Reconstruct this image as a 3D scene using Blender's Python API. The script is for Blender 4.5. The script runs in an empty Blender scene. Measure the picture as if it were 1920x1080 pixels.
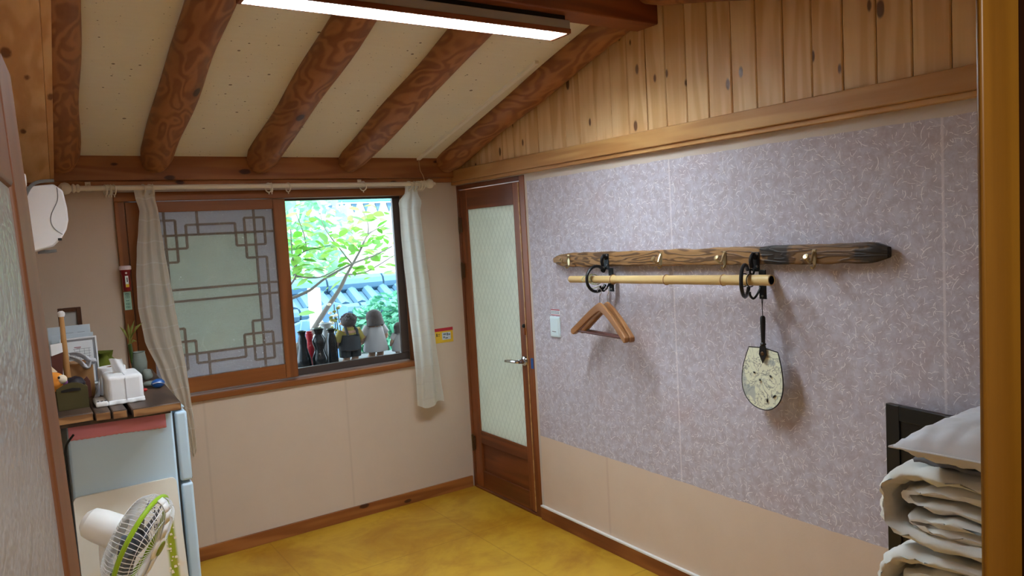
import bpy, bmesh, math, random
from mathutils import Vector, Matrix, noise as mnoise
random.seed(7)
S = bpy.context.scene
COL = S.collection
PI = math.pi

# ------------------------------------------------------------------ camera
CAM = Vector((-2.419, -4.185, 1.65))
FPX = 1402.26
_y, _p, _r = (math.radians(a) for a in (33.87485, -4.28737, -3.3005))
_f = Vector((math.sin(_y)*math.cos(_p), math.cos(_y)*math.cos(_p), math.sin(_p)))
_r0 = Vector((math.cos(_y), -math.sin(_y), 0)); _u0 = _r0.cross(_f)
RIGHT = _r0*math.cos(_r) + _u0*math.sin(_r)
UP = RIGHT.cross(_f); FWD = _f
cd = bpy.data.cameras.new('camera'); cam = bpy.data.objects.new('camera', cd); COL.objects.link(cam)
cd.sensor_fit = 'HORIZONTAL'; cd.sensor_width = 36.0; cd.lens = FPX*36.0/1920.0
cd.clip_start = 0.005; cd.clip_end = 200
cam.matrix_world = Matrix(((RIGHT.x, UP.x, -FWD.x, CAM.x), (RIGHT.y, UP.y, -FWD.y, CAM.y), (RIGHT.z, UP.z, -FWD.z, CAM.z), (0, 0, 0, 1)))
S.camera = cam

# ------------------------------------------------------------------ light and exposure
S.view_settings.view_transform = 'Standard'; S.view_settings.look = 'None'
S.view_settings.exposure = 0.46; S.view_settings.gamma = 1.0; S.view_settings.use_curve_mapping = False
LAMP_STRENGTH = 90.0
SKY_STRENGTH = 5.6
SUN_STRENGTH = 7.5
HALL_POWER = 32.0
w = bpy.data.worlds.new('sky'); S.world = w; w.use_nodes = True
bg = w.node_tree.nodes['Background']; bg.inputs['Color'].default_value = (0.70, 0.87, 1.0, 1); bg.inputs['Strength'].default_value = SKY_STRENGTH
sl = bpy.data.lights.new('sun', 'SUN'); sl.energy = SUN_STRENGTH; sl.angle = 0.02; sl.color = (1.0, 0.95, 0.87)
so = bpy.data.objects.new('sun', sl); COL.objects.link(so)
so.rotation_euler = Vector((-0.35, -0.62, 0.95)).to_track_quat('Z', 'Y').to_euler(); so.location = (0, -2, 8)
pl = bpy.data.lights.new('window_sky', 'AREA'); pl.shape = 'RECTANGLE'; pl.size = 1.5; pl.size_y = 1.1; pl.cycles.is_portal = True
po = bpy.data.objects.new('window_sky', pl); COL.objects.link(po); po.location = (-1.16, 0.17, 1.4); po.rotation_euler = (math.radians(-90), 0, 0)
hl = bpy.data.lights.new('hall_fill_light', 'AREA'); hl.shape = 'DISK'; hl.size = 0.35; hl.energy = HALL_POWER; hl.color = (1.0, 0.95, 0.9)  # unseen fill light added behind the camera to brighten the post and room
ho = bpy.data.objects.new('hall_fill_light', hl); COL.objects.link(ho); ho.location = (-1.2, -5.0, 2.62)

# ------------------------------------------------------------------ pixel -> point on a real plane
def ray(px, py): return FWD + RIGHT*((px-960)/FPX) - UP*((py-540)/FPX)
def at_y(px, py, y): d = ray(px, py); return CAM + d*((y-CAM.y)/d.y)
def at_x(px, py, x): d = ray(px, py); return CAM + d*((x-CAM.x)/d.x)
def at_z(px, py, z): d = ray(px, py); return CAM + d*((z-CAM.z)/d.z)

# ------------------------------------------------------------------ materials
def lin(c):
    c = c/255.0
    return c/12.92 if c <= 0.04045 else ((c+0.055)/1.055)**2.4
def rgb(r, g, b): return (lin(r), lin(g), lin(b), 1.0)

class NT:
    def __init__(s, name):
        s.m = bpy.data.materials.new(name); s.m.use_nodes = True
        s.t = s.m.node_tree; s.t.nodes.clear()
        s.out = s.t.nodes.new('ShaderNodeOutputMaterial')
    def n(s, typ, ins=None, **props):
        nd = s.t.nodes.new(typ)
        for k, v in props.items(): setattr(nd, k, v)
        for k, v in (ins or {}).items():
            if hasattr(v, 'is_output'): s.t.links.new(v, nd.inputs[k])
            else: nd.inputs[k].default_value = v
        return nd
    def math(s, op, a, b=None, c=None):
        ins = {0: a}
        if b is not None: ins[1] = b
        if c is not None: ins[2] = c
        return s.n('ShaderNodeMath', ins, operation=op).outputs[0]
    def step(s, v, a, b):      # smoothstep a..b -> 0..1
        return s.n('ShaderNodeMapRange', {'Value': v, 'From Min': a, 'From Max': b}, interpolation_type='SMOOTHSTEP').outputs[0]
    def mix(s, f, a, b, blend='MIX'):
        nd = s.t.nodes.new('ShaderNodeMix'); nd.data_type = 'RGBA'; nd.blend_type = blend
        for sock, v in ((nd.inputs[0], f), (nd.inputs[6], a), (nd.inputs[7], b)):
            if hasattr(v, 'is_output'): s.t.links.new(v, sock)
            else: sock.default_value = v
        return nd.outputs[2]
    def coords(s, rnd=True, kind='Object'):
        co = s.n('ShaderNodeTexCoord').outputs[kind]
        if rnd:
            r = s.n('ShaderNodeObjectInfo').outputs['Random']
            off = s.math('MULTIPLY', r, 37.0)
            co = s.n('ShaderNodeVectorMath', {0: co, 1: off}, operation='ADD').outputs[0]
        return co
    def map(s, v, scale=(1, 1, 1), rot=(0, 0, 0)):
        return s.n('ShaderNodeMapping', {'Vector': v, 'Scale': scale, 'Rotation': rot}).outputs[0]
    def noise(s, v, scale=5, detail=3, rough=0.55, dist=0.0):
        return s.n('ShaderNodeTexNoise', {'Vector': v, 'Scale': scale, 'Detail': detail, 'Roughness': rough, 'Distortion': dist}).outputs['Fac']
    def bump(s, h, strength=0.3, dist=0.01):
        return s.n('ShaderNodeBump', {'Height': h, 'Strength': strength, 'Distance': dist}).outputs[0]
    def bsdf(s, color, rough=0.6, normal=None, metal=0.0, spec=0.4, **kw):
        ins = {'Base Color': color, 'Roughness': rough, 'Metallic': metal, 'Specular IOR Level': spec}
        ins.update(kw)
        if normal is not None: ins['Normal'] = normal
        return s.n('ShaderNodeBsdfPrincipled', ins).outputs[0]
    def done(s, sh):
        s.t.links.new(sh, s.out.inputs[0]); return s.m

def plain(name, col, rough=0.5, metal=0.0, spec=0.4, vary=0.06, bump=0.0, nscale=40):
    t = NT(name); co = t.coords()
    n = t.noise(co, nscale, 3)
    c = t.mix(t.math('MULTIPLY', n, vary*2), col, tuple(x*0.55 for x in col[:3])+(1,))
    nm = t.bump(n, bump, 0.004) if bump else None
    return t.done(t.bsdf(c, rough, nm, metal, spec))

def wood(name, light, dark, axis='X', fig=3.0, rings=7.0, rough=0.5, knots=0.6, kcol=(60, 28, 12), kscale=2.2, stretch=0.16, spec=0.35, bump=0.1, flat=None):
    """contour-figure wood: rings are level lines of a noise stretched along the grain"""
    t = NT(name); co = t.coords()
    k = {'X': 0, 'Y': 1, 'Z': 2}[axis]
    sc = [1.0, 1.0, 1.0]; sc[k] = stretch
    v = t.map(co, tuple(x*fig for x in sc))
    low = t.noise(v, 1.6, 1.5, 0.5, 0.3)
    ring = t.math('SINE', t.math('MULTIPLY', low, rings*6.283))
    ring = t.step(ring, -1.0, 0.9)
    fs = [70.0, 70.0, 70.0]; fs[k] = 3.0
    fine = t.noise(t.map(co, tuple(fs)), 1.0, 3, 0.6)
    f = t.math('ADD', t.math('MULTIPLY', ring, 0.62), t.math('MULTIPLY', fine, 0.45))
    c = t.mix(f, rgb(*light), rgb(*dark))
    blotch = t.noise(co, 3.0, 2)
    c = t.mix(t.math('MULTIPLY', t.step(blotch, 0.45, 0.75), 0.35), c, rgb(*dark))
    if knots:
        ks = [kscale*2.2]*3; ks[k] = kscale
        if flat:
            ax = [i for i in range(3) if i != 'XYZ'.index(flat)]
            sx = t.n('ShaderNodeSeparateXYZ', {0: t.map(co, tuple(ks))})
            wv = t.math('MULTIPLY', t.math('SUBTRACT', fine, 0.5), 0.10)
            kv = t.n('ShaderNodeCombineXYZ', {0: t.math('ADD', sx.outputs[ax[0]], wv), 1: sx.outputs[ax[1]], 2: 0.0}).outputs[0]
            vo = t.n('ShaderNodeTexVoronoi', {'Vector': kv, 'Scale': 1.0, 'Randomness': 0.9}, feature='F1', voronoi_dimensions='2D')
        else:
            vo = t.n('ShaderNodeTexVoronoi', {'Vector': t.map(co, tuple(ks)), 'Scale': 1.0, 'Randomness': 1.0}, feature='F1')
        d = vo.outputs['Distance']
        cs = t.n('ShaderNodeSeparateColor', {0: vo.outputs['Color']})
        kr = t.math('MULTIPLY', t.math('ADD', 0.3, cs.outputs[1]), 0.065)
        kn = t.math('SUBTRACT', 1.0, t.step(t.math('SUBTRACT', d, kr), 0.0, 0.05))
        halo = t.math('MULTIPLY', t.math('SUBTRACT', 1.0, t.step(d, 0.08, 0.34)), 0.38)
        sel = t.math('GREATER_THAN', cs.outputs[0], 1.0-knots)
        c = t.mix(t.math('MULTIPLY', halo, sel), c, rgb(*dark))
        c = t.mix(t.math('MULTIPLY', t.math('MULTIPLY', kn, sel), 0.9), c, rgb(*kcol))
    nm = t.bump(f, bump, 0.003)
    return t.done(t.bsdf(c, rough, nm, 0, spec))

def hanji(name):
    """right wall paper: mauve fibre paper above, plain beige below, pale bare strips at the edges"""
    t = NT(name)
    co = t.coords(False)
    xyz = t.n('ShaderNodeSeparateXYZ', {0: co}); Y, Z = xyz.outputs[1], xyz.outputs[2]
    base = t.mix(t.step(t.noise(co, 26, 5, 0.7), 0.34, 0.68), rgb(178, 168, 177), rgb(198, 194, 206))
    base = t.mix(t.math('MULTIPLY', t.step(t.noise(co, 4.0, 2), 0.5, 0.75), 0.3), base, rgb(180, 154, 152))
    total = None
    for sc, L, wd, seed, dens in ((11, 0.26, 0.014, 0.0, 0.5), (17, 0.26, 0.018, 5.3, 0.6), (27, 0.26, 0.03, 11.7, 0.7), (33, 0.3, 0.035, 23.7, 0.7), (40, 0.3, 0.04, 31.7, 0.7)):
        v = t.n('ShaderNodeCombineXYZ', {0: t.math('ADD', t.math('MULTIPLY', Y, sc), seed), 1: t.math('ADD', t.math('MULTIPLY', Z, sc), seed*1.7), 2: 0.0}).outputs[0]
        vo = t.n('ShaderNodeTexVoronoi', {'Vector': v, 'Scale': 1.0, 'Randomness': 0.9}, voronoi_dimensions='2D', feature='F1')
        d = t.n('ShaderNodeVectorMath', {0: v, 1: vo.outputs['Position']}, operation='SUBTRACT').outputs[0]
        rc = t.n('ShaderNodeSeparateColor', {0: vo.outputs['Color']})
        ang = t.math('MULTIPLY', rc.outputs[0], 6.283)
        rv = t.n('ShaderNodeVectorRotate', {'Vector': d, 'Angle': ang}, rotation_type='Z_AXIS').outputs[0]
        s2 = t.n('ShaderNodeSeparateXYZ', {0: rv}); U, V = s2.outputs[0], s2.outputs[1]
        curv = t.math('MULTIPLY', t.math('SUBTRACT', rc.outputs[1], 0.35), 2.6)
        V2 = t.math('ABSOLUTE', t.math('SUBTRACT', V, t.math('MULTIPLY', curv, t.math('MULTIPLY', U, U))))
        a = t.math('SUBTRACT', 1.0, t.step(V2, wd*0.4, wd*1.3))
        b = t.math('SUBTRACT', 1.0, t.step(t.math('ABSOLUTE', U), L*0.7, L))
        s = t.math('MULTIPLY', t.math('MULTIPLY', a, b), t.math('LESS_THAN', rc.outputs[2], dens))
        s = t.math('MULTIPLY', s, t.math('ADD', 0.35, t.math('MULTIPLY', rc.outputs[1], 0.65)))
        total = s if total is None else t.math('MAXIMUM', total, s)
    base = t.mix(t.math('MULTIPLY', total, 0.95), base, rgb(246, 242, 242))
    for sy in (-1.858, -3.005):                                   # overlapping sheet joints
        j = t.math('SUBTRACT', 1.0, t.step(t.math('ABSOLUTE', t.math('SUBTRACT', Y, sy)), 0.002, 0.006))
        base = t.mix(t.math('MULTIPLY', j, 0.45), base, rgb(236, 228, 230))
    beige = t.mix(t.noise(co, 6, 3), rgb(220, 200, 182), rgb(212, 190, 170))
    j = t.math('SUBTRACT', 1.0, t.step(t.math('ABSOLUTE', t.math('SUBTRACT', Y, -1.35)), 0.003, 0.012))
    beige = t.mix(t.math('MULTIPLY', j, 0.3), beige, rgb(190, 160, 145))
    edge = t.math('ADD', Z, t.math('MULTIPLY', t.math('SUBTRACT', t.noise(co, 9, 2), 0.5), 0.012))
    c = t.mix(t.math('LESS_THAN', edge, 0.489), base, beige)
    bare = t.math('MAXIMUM', t.math('GREATER_THAN', edge, 1.925), t.math('GREATER_THAN', Y, -0.785))
    c = t.mix(bare, c, rgb(205, 192, 180))
    return t.done(t.bsdf(c, 0.85, t.bump(total, 0.15, 0.002), 0, 0.2))

def paper_wall(name, a, b, seam_x=()):
    t = NT(name); co = t.coords(False)
    c = t.mix(t.noise(co, 5, 4), rgb(*a), rgb(*b))
    X = t.n('ShaderNodeSeparateXYZ', {0: co}).outputs[0]
    for sx in seam_x:
        j = t.math('SUBTRACT', 1.0, t.step(t.math('ABSOLUTE', t.math('SUBTRACT', X, sx)), 0.002, 0.01))
        c = t.mix(t.math('MULTIPLY', j, 0.25), c, tuple(x*0.7 for x in rgb(*b)[:3])+(1,))
    g = t.noise(t.map(co, (120, 120, 25)), 1, 2)
    return t.done(t.bsdf(c, 0.85, t.bump(g, 0.12, 0.002), 0, 0.2))

def ceiling_paper(name):
    t = NT(name); co = t.coords(False)
    c = t.mix(t.noise(co, 3, 3), rgb(242, 238, 226), rgb(234, 228, 212))
    g = t.noise(t.map(co, (6, 60, 60)), 1, 3)
    c = t.mix(t.math('MULTIPLY', g, 0.25), c, rgb(212, 200, 174))
    xyz = t.n('ShaderNodeSeparateXYZ', {0: co})
    for sc, thr, sd in ((11, 0.5, 0), (19, 0.5, 3.1), (34, 0.45, 7.7)):
        v = t.n('ShaderNodeCombineXYZ', {0: t.math('MULTIPLY', xyz.outputs[0], sc*0.8), 1: t.math('ADD', t.math('MULTIPLY', xyz.outputs[1], sc), sd), 2: 0.0}).outputs[0]
        vo = t.n('ShaderNodeTexVoronoi', {'Vector': v, 'Scale': 1.0}, feature='F1', voronoi_dimensions='2D')
        sel = t.n('ShaderNodeSeparateColor', {0: vo.outputs['Color']})
        rad = t.math('MULTIPLY', t.math('MULTIPLY', sel.outputs[1], sel.outputs[2]), 0.085)
        dot = t.math('MULTIPLY', t.math('LESS_THAN', vo.outputs['Distance'], rad), t.math('LESS_THAN', sel.outputs[0], thr))
        c = t.mix(t.math('MULTIPLY', dot, 0.75), c, rgb(80, 58, 36))
    return t.done(t.bsdf(c, 0.9, None, 0, 0.15))

def floor_mat(name):
    t = NT(name); co = t.coords(False)
    n = t.noise(co, 2.2, 5, 0.65, 0.6)
    c = t.mix(t.step(n, 0.35, 0.68), rgb(204, 160, 50), rgb(172, 120, 24))
    n2 = t.noise(co, 7, 4, 0.6)
    c = t.mix(t.math('MULTIPLY', t.step(n2, 0.5, 0.8), 0.4), c, rgb(146, 88, 20))
    xyz = t.n('ShaderNodeSeparateXYZ', {0: co})
    for ax, st in ((0, 0.93), (1, 0.93)):
        fr = t.math('ABSOLUTE', t.math('SUBTRACT', t.math('FRACT', t.math('DIVIDE', t.math('ADD', xyz.outputs[ax], 10.42), st)), 0.5))
        j = t.math('SUBTRACT', 1.0, t.step(fr, 0.001, 0.006))
        c = t.mix(t.math('MULTIPLY', j, 0.35), c, rgb(130, 80, 16))
    return t.done(t.bsdf(c, 0.38, t.bump(n2, 0.03, 0.004), 0, 0.45))

def patterned_glass(name, col, dia=0.0, bumpy=0.0, trans=0.45, rough=0.35, sparkle=0.0, see=0.0, bs=0.9):
    t = NT(name); co = t.coords(False)
    c = t.mix(t.noise(co, 8, 2), col, tuple(x*0.86 for x in col[:3])+(1,))
    nm = None
    if dia:
        xyz = t.n('ShaderNodeSeparateXYZ', {0: co}); Y, Z = xyz.outputs[1], xyz.outputs[2]
        ls = []
        for s in (1, -1):
            q = t.math('ADD', t.math('MULTIPLY', Y, s*1.75), Z)
            fr = t.math('ABSOLUTE', t.math('SUBTRACT', t.math('FRACT', t.math('DIVIDE', t.math('ADD', q, 20), dia)), 0.5))
            ls.append(t.math('SUBTRACT', 1.0, t.step(fr, 0.03, 0.12)))
        l = t.math('MAXIMUM', ls[0], ls[1])
        c = t.mix(t.math('MULTIPLY', l, 0.4), c, tuple(x*0.62 for x in col[:3])+(1,))
        nm = t.bump(t.math('ADD', l, t.math('MULTIPLY', t.noise(co, 60, 2), 0.5)), 0.2, 0.004)
    if bumpy:
        b = t.noise(t.map(co, (bumpy*0.55, bumpy*0.55, bumpy)), 1, 2, 0.6)
        nm = t.bump(b, bs, 0.012)
    p = t.bsdf(c, rough, nm, 0, 0.5)
    tr = t.n('ShaderNodeBsdfTranslucent', {'Color': c}).outputs[0]
    sh = t.n('ShaderNodeMixShader', {0: trans, 1: p, 2: tr}).outputs[0]
    if see:
        gl = t.n('ShaderNodeBsdfGlossy', {'Color': (1, 1, 1, 1), 'Roughness': 0.08, 'Normal': nm} if nm is not None else {'Color': (1, 1, 1, 1), 'Roughness': 0.08}).outputs[0]
        tp = t.n('ShaderNodeBsdfTransparent', {'Color': (0.93, 0.95, 0.95, 1)}).outputs[0]
        a = t.n('ShaderNodeMixShader', {0: sparkle, 1: tp, 2: gl}).outputs[0]
        sh = t.n('ShaderNodeMixShader', {0: see, 1: sh, 2: a}).outputs[0]
    return t.done(sh)

def clear_glass(name):
    t = NT(name)
    fr = t.n('ShaderNodeFresnel', {'IOR': 1.3}).outputs[0]
    tp = t.n('ShaderNodeBsdfTransparent', {'Color': (0.97, 0.99, 1, 1)}).outputs[0]
    gl = t.n('ShaderNodeBsdfGlossy', {'Roughness': 0.02}).outputs[0]
    return t.done(t.n('ShaderNodeMixShader', {0: t.math('MULTIPLY', fr, 0.6), 1: tp, 2: gl}).outputs[0])

def cloth(name, col, trans=0.0, check=0.0, rough=0.9, weave=600, line=(255, 255, 255), tint=0.85, bump=0.15):
    t = NT(name); co = t.coords(False)
    n = t.noise(co, 10, 3)
    c = t.mix(n, col, tuple(x*tint for x in col[:3])+(1,))
    if check:
        uv = t.n('ShaderNodeTexCoord').outputs['UV']; xyz = t.n('ShaderNodeSeparateXYZ', {0: uv})
        m = None
        for ax, st in ((0, check), (1, check)):
            fr = t.math('ABSOLUTE', t.math('SUBTRACT', t.math('FRACT', t.math('DIVIDE', xyz.outputs[ax], st)), 0.5))
            l = t.math('SUBTRACT', 1.0, t.step(fr, 0.02, 0.035)); m = l if m is None else t.math('MAXIMUM', m, l)
        c = t.mix(t.math('MULTIPLY', m, 0.35), c, rgb(*line))
    p = t.bsdf(c, rough, t.bump(t.noise(co, weave, 2), bump, 0.001), 0, 0.1)
    if trans:
        tr = t.n('ShaderNodeBsdfTranslucent', {'Color': c}).outputs[0]
        p = t.n('ShaderNodeMixShader', {0: trans, 1: p, 2: tr}).outputs[0]
    return t.done(p)

def emit(name, col, st):
    t = NT(name); return t.done(t.n('ShaderNodeEmission', {'Color': col, 'Strength': st}).outputs[0])

def leaf_mat(name, a, b, trans=0.45):
    t = NT(name); r = t.n('ShaderNodeObjectInfo').outputs['Random']
    c = t.mix(r, rgb(*a), rgb(*b))
    p = t.bsdf(c, 0.45, None, 0, 0.4); tr = t.n('ShaderNodeBsdfTranslucent', {'Color': c}).outputs[0]
    return t.done(t.n('ShaderNodeMixShader', {0: trans, 1: p, 2: tr}).outputs[0])

M = {}
M['rafter'] = wood('rafter_pine', (178, 118, 70), (128, 74, 40), 'Y', 6.5, 6.5, 0.5, 0.5, (58, 26, 12), 2.6, 0.28)
M['beam'] = wood('beam_pine', (170, 112, 68), (132, 78, 42), 'X', 5.0, 5.0, 0.5, 0.6, (52, 22, 12), 3.4, 0.1, flat='Y')
M['ridge'] = wood('ridge_beam_wood', (150, 84, 46), (110, 54, 28), 'X', 4.0, 5.0, 0.5, 0.2, (52, 22, 12), 2.0, 0.1)
M['plank'] = wood('knotty_pine_plank', (238, 204, 154), (212, 166, 112), 'Z', 9.0, 3.0, 0.42, 0.5, (84, 44, 22), 3.8, 0.08, flat='X')
M['trimwood'] = wood('pine_trim', (202, 158, 102), (170, 120, 68), 'Y', 8.0, 3.0, 0.45, 0.25, (80, 40, 20), 2.5, 0.08, flat='X')
M['boardwood'] = wood('side_board_pine', (236, 194, 142), (206, 152, 100), 'Y', 6.0, 3.0, 0.45, 0.85, (110, 60, 30), 2.6, 0.12, flat='Z')
M['base'] = wood('baseboard_pine', (170, 108, 56), (128, 72, 32), 'X', 7.0, 4.0, 0.45, 0.5, (56, 24, 12), 3.6, 0.1, flat='Y')
M['basey'] = wood('baseboard_pine_side', (158, 98, 52), (116, 62, 30), 'Y', 7.0, 4.0, 0.45, 0.6, (56, 24, 12), 3.2, 0.1)
M['winwood'] = wood('window_frame_wood', (160, 100, 50), (124, 70, 32), 'X', 6.0, 3.0, 0.42, 0.1, (60, 24, 10), 2.0, 0.06)
M['winwoodz'] = wood('window_frame_wood_upright', (148, 90, 46), (112, 62, 28), 'Z', 6.0, 3.0, 0.42, 0.1, (60, 24, 10), 2.0, 0.06)
M['doorwood'] = wood('door_wood', (146, 82, 42), (106, 54, 26), 'Z', 7.0, 3.0, 0.4, 0.1, (60, 24, 10), 2.0, 0.06)
M['doorwoody'] = wood('door_wood_rail', (140, 78, 40), (100, 52, 26), 'Y', 7.0, 3.0, 0.4, 0.1, (60, 24, 10), 2.0, 0.06)
M['leafwood'] = wood('open_door_wood', (138, 88, 50), (104, 62, 32), 'Z', 6.0, 2.0, 0.5, 0.0, (60, 24, 10), 2.0, 0.05)
M['post'] = wood('ochre_post', (138, 96, 26), (116, 76, 16), 'Z', 5.0, 2.0, 0.35, 0.0, (60, 24, 10), 2.0, 0.04)
M['shadedwood'] = wood('shaded_wall_edge', (70, 36, 18), (44, 20, 10), 'Z', 5.0, 2.0, 0.4, 0.0)
M['drift'] = wood('weathered_rack_wood', (166, 116, 66), (64, 36, 18), 'Y', 9.0, 7.0, 0.6, 0.5, (30, 16, 10), 3.0, 0.12, 0.3, 0.5)
M['rustic'] = wood('rustic_table_wood', (92, 72, 58), (52, 38, 32), 'Y', 6.0, 4.0, 0.5, 0.3, (30, 18, 12), 2.5, 0.1)
M['rusticend'] = wood('rustic_end_grain', (176, 132, 88), (112, 76, 46), 'X', 12.0, 4.0, 0.7, 0.2, (60, 36, 20), 3.0, 0.3)
M['hangerwood'] = wood('hanger_wood', (164, 116, 74), (136, 90, 52), 'Y', 8.0, 2.0, 0.35, 0.0)
M['bamboo'] = wood('bamboo', (214, 188, 134), (194, 162, 106), 'Y', 14.0, 2.0, 0.4, 0.0, stretch=0.05)
M['hanji'] = hanji('fibre_wallpaper')
M['wallback'] = paper_wall('beige_wallpaper', (208, 190, 172), (201, 181, 162), (-1.62, -0.83))
M['ceil'] = ceiling_paper('speckled_ceiling_paper')
M['floor'] = floor_mat('oiled_paper_floor')
M['hallwall'] = plain('hall_plaster', rgb(170, 140, 110), 0.9)
M['halld'] = plain('hall_floor_wood', rgb(120, 80, 45), 0.6)
M['doorglass'] = patterned_glass('door_glass', rgb(214, 216, 204), 0.075, 0, 0.30, 0.3)
M['paper_c'] = patterned_glass('window_paper_middle', rgb(212, 218, 208), 0, 0, 0.40, 0.8)
M['paper_e'] = patterned_glass('window_paper_edge', rgb(196, 190, 196), 0, 0, 0.55, 0.8)
M['hammered'] = patterned_glass('hammered_glass', rgb(220, 225, 222), 0, 230, 0.3, 0.2, 0.13, 0.90)
M['leafglass'] = patterned_glass('open_door_glass', rgb(186, 186, 188), 0, 110, 0.2, 0.3, bs=0.25)
M['glass'] = clear_glass('clear_pane')
M['lattice'] = plain('lattice_wood', rgb(120, 92, 82), 0.6)
M['alu'] = plain('bronze_aluminium', rgb(84, 74, 70), 0.35, 0.3)
M['track'] = plain('sill_track_metal', rgb(190, 185, 185), 0.3, 0.7)
M['white'] = plain('white_plastic', rgb(236, 236, 236), 0.4, vary=0.02)
M['acwhite'] = plain('air_conditioner_plastic', rgb(240, 240, 244), 0.35, vary=0.01)
M['greypl'] = plain('grey_plastic', rgb(120, 122, 124), 0.45)
M['black'] = plain('black_paint', rgb(22, 20, 20), 0.35)
M['blackmat'] = plain('black_matt', rgb(16, 14, 14), 0.6)
M['iron'] = plain('black_iron', rgb(26, 26, 28), 0.35, 0.4, 0.5, 0.1, 0.3, 120)
M['brass'] = plain('aged_brass', rgb(190, 170, 130), 0.28, 0.9)
M['chrome'] = plain('chrome', rgb(205, 208, 212), 0.15, 1.0)
M['steel'] = plain('steel', rgb(150, 150, 150), 0.3, 0.9)
M['hinge'] = plain('bronze_hinge', rgb(96, 70, 46), 0.4, 0.6)
M['rod'] = plain('cream_rod', rgb(226, 214, 192), 0.4)
M['curtain'] = cloth('cream_sheer_cotton', rgb(236, 228, 214), 0.5, 0.11)
M['curtainw'] = cloth('white_sheer_cotton', rgb(236, 236, 228), 0.5, 0.10, line=(214, 212, 206))
M['fridge'] = plain('fridge_enamel_window_tint', rgb(192, 218, 238), 0.35, vary=0.02)  # blue of the window light is mixed into the enamel colour
M['fridged'] = plain('fridge_gap', rgb(60, 66, 70), 0.6)
M['pink'] = cloth('pink_cloth', rgb(226, 146, 158), 0.05)
M['duvet'] = cloth('white_duvet', rgb(224, 224, 220), 0.05, tint=0.93)
M['pillow'] = cloth('white_pillow', rgb(214, 214, 220), 0.05, tint=0.95)
M['greycloth'] = cloth('grey_cloth', rgb(112, 112, 116), 0.0)
M['mattress'] = cloth('pink_mattress', rgb(220, 160, 160), 0.0)
M['tissuecloth'] = cloth('tissue_cover_cotton', rgb(236, 238, 242), 0.0, tint=0.95)
M['tissue'] = cloth('tissue_paper', rgb(245, 247, 250), 0.3, tint=0.98)
M['felt'] = cloth('olive_felt', rgb(84, 76, 50), 0.0, bump=0.4)
M['pouch'] = cloth('olive_pouch_cloth', rgb(104, 112, 44), 0.0)
M['potgrey'] = plain('grey_glaze', rgb(128, 138, 132), 0.4, vary=0.15)
M['kraft'] = plain('brown_kraft', rgb(150, 108, 66), 0.7)
M['ribbon'] = cloth('pale_grey_ribbon', rgb(200, 202, 208), 0.1)
M['orange'] = cloth('orange_plush', rgb(226, 146, 62), 0.0)
M['cream'] = cloth('cream_plush', rgb(236, 222, 196), 0.0)
M['navy'] = plain('dark_navy_cloth', rgb(30, 24, 34), 0.6)
M['purple'] = plain('purple_cloth', rgb(150, 86, 150), 0.7)
M['maroon'] = plain('dark_red_leather', rgb(86, 44, 36), 0.5)
M['paper'] = plain('white_paper', rgb(232, 236, 240), 0.7, vary=0.03)
M['paperb'] = plain('pale_blue_paper', rgb(200, 212, 222), 0.7, vary=0.03)
M['ink'] = plain('grey_ink', rgb(120, 128, 140), 0.8)
M['inkp'] = plain('pink_ink', rgb(176, 130, 140), 0.8)
M['silver'] = plain('silver_frame', rgb(176, 186, 198), 0.3, 0.5)
M['frameb'] = plain('brown_frame', rgb(74, 44, 28), 0.4)
M['matgrey'] = plain('grey_mat', rgb(176, 172, 166), 0.8)
M['stick'] = wood('stick_wood', (196, 150, 96), (160, 112, 62), 'Z', 10, 2, 0.5, 0.0)
M['stem'] = plain('lucky_bamboo_stem', rgb(60, 78, 30), 0.4)
M['leafpl'] = plain('plant_leaf', rgb(120, 120, 50), 0.5)
M['blue'] = plain('blue_plastic', rgb(36, 84, 150), 0.3)
M['red'] = plain('red_plastic', rgb(186, 40, 40), 0.4)
M['darkred'] = plain('torch_red', rgb(128, 14, 24), 0.3)
M['torchcap'] = plain('torch_cap', rgb(228, 206, 206), 0.4)
M['mint'] = plain('mint_label', rgb(172, 214, 196), 0.6, vary=0.02)
M['teal'] = plain('teal_print', rgb(30, 110, 96), 0.6)
M['yellow'] = plain('yellow_print', rgb(226, 184, 50), 0.5, vary=0.02)
M['redprint'] = plain('red_print', rgb(186, 44, 58), 0.5)
M['blackprint'] = plain('black_print', rgb(24, 22, 26), 0.6)
M['switch'] = plain('switch_plastic', rgb(214, 232, 238), 0.35, vary=0.01)
M['lime'] = plain('lime_plastic', rgb(150, 190, 40), 0.35, vary=0.02)
M['limedark'] = plain('lime_emblem', rgb(120, 140, 40), 0.3)
M['blade'] = plain('grey_blade', rgb(96, 104, 118), 0.35)
M['wire'] = plain('white_wire', rgb(226, 230, 234), 0.4, vary=0.01)
M['lamp'] = emit('lamp_diffuser_light', (0.82, 0.935, 1.0, 1), LAMP_STRENGTH)
M['lampmetal'] = plain('lamp_metal', rgb(176, 170, 166), 0.4, 0.2)
M['duct'] = plain('cable_duct', rgb(250, 246, 238), 0.5, vary=0.02)
M['cord'] = plain('beige_cord', rgb(200, 160, 120), 0.6)
M['stone'] = plain('grey_stone', rgb(120, 122, 122), 0.8, vary=0.3)
M['glaze'] = plain('black_glaze', rgb(24, 28, 30), 0.18, vary=0.2)
M['vaseg'] = plain('pale_glaze', rgb(150, 156, 158), 0.3)
M['vaser'] = plain('red_glaze', rgb(150, 30, 40), 0.3)
M['hair'] = plain('clay_hair', rgb(78, 70, 68), 0.8, vary=0.2, bump=0.6, nscale=90)
M['skin'] = plain('clay_skin', rgb(176, 140, 118), 0.8)
M['shirt'] = plain('yellow_clay', rgb(156, 142, 70), 0.8)
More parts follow.
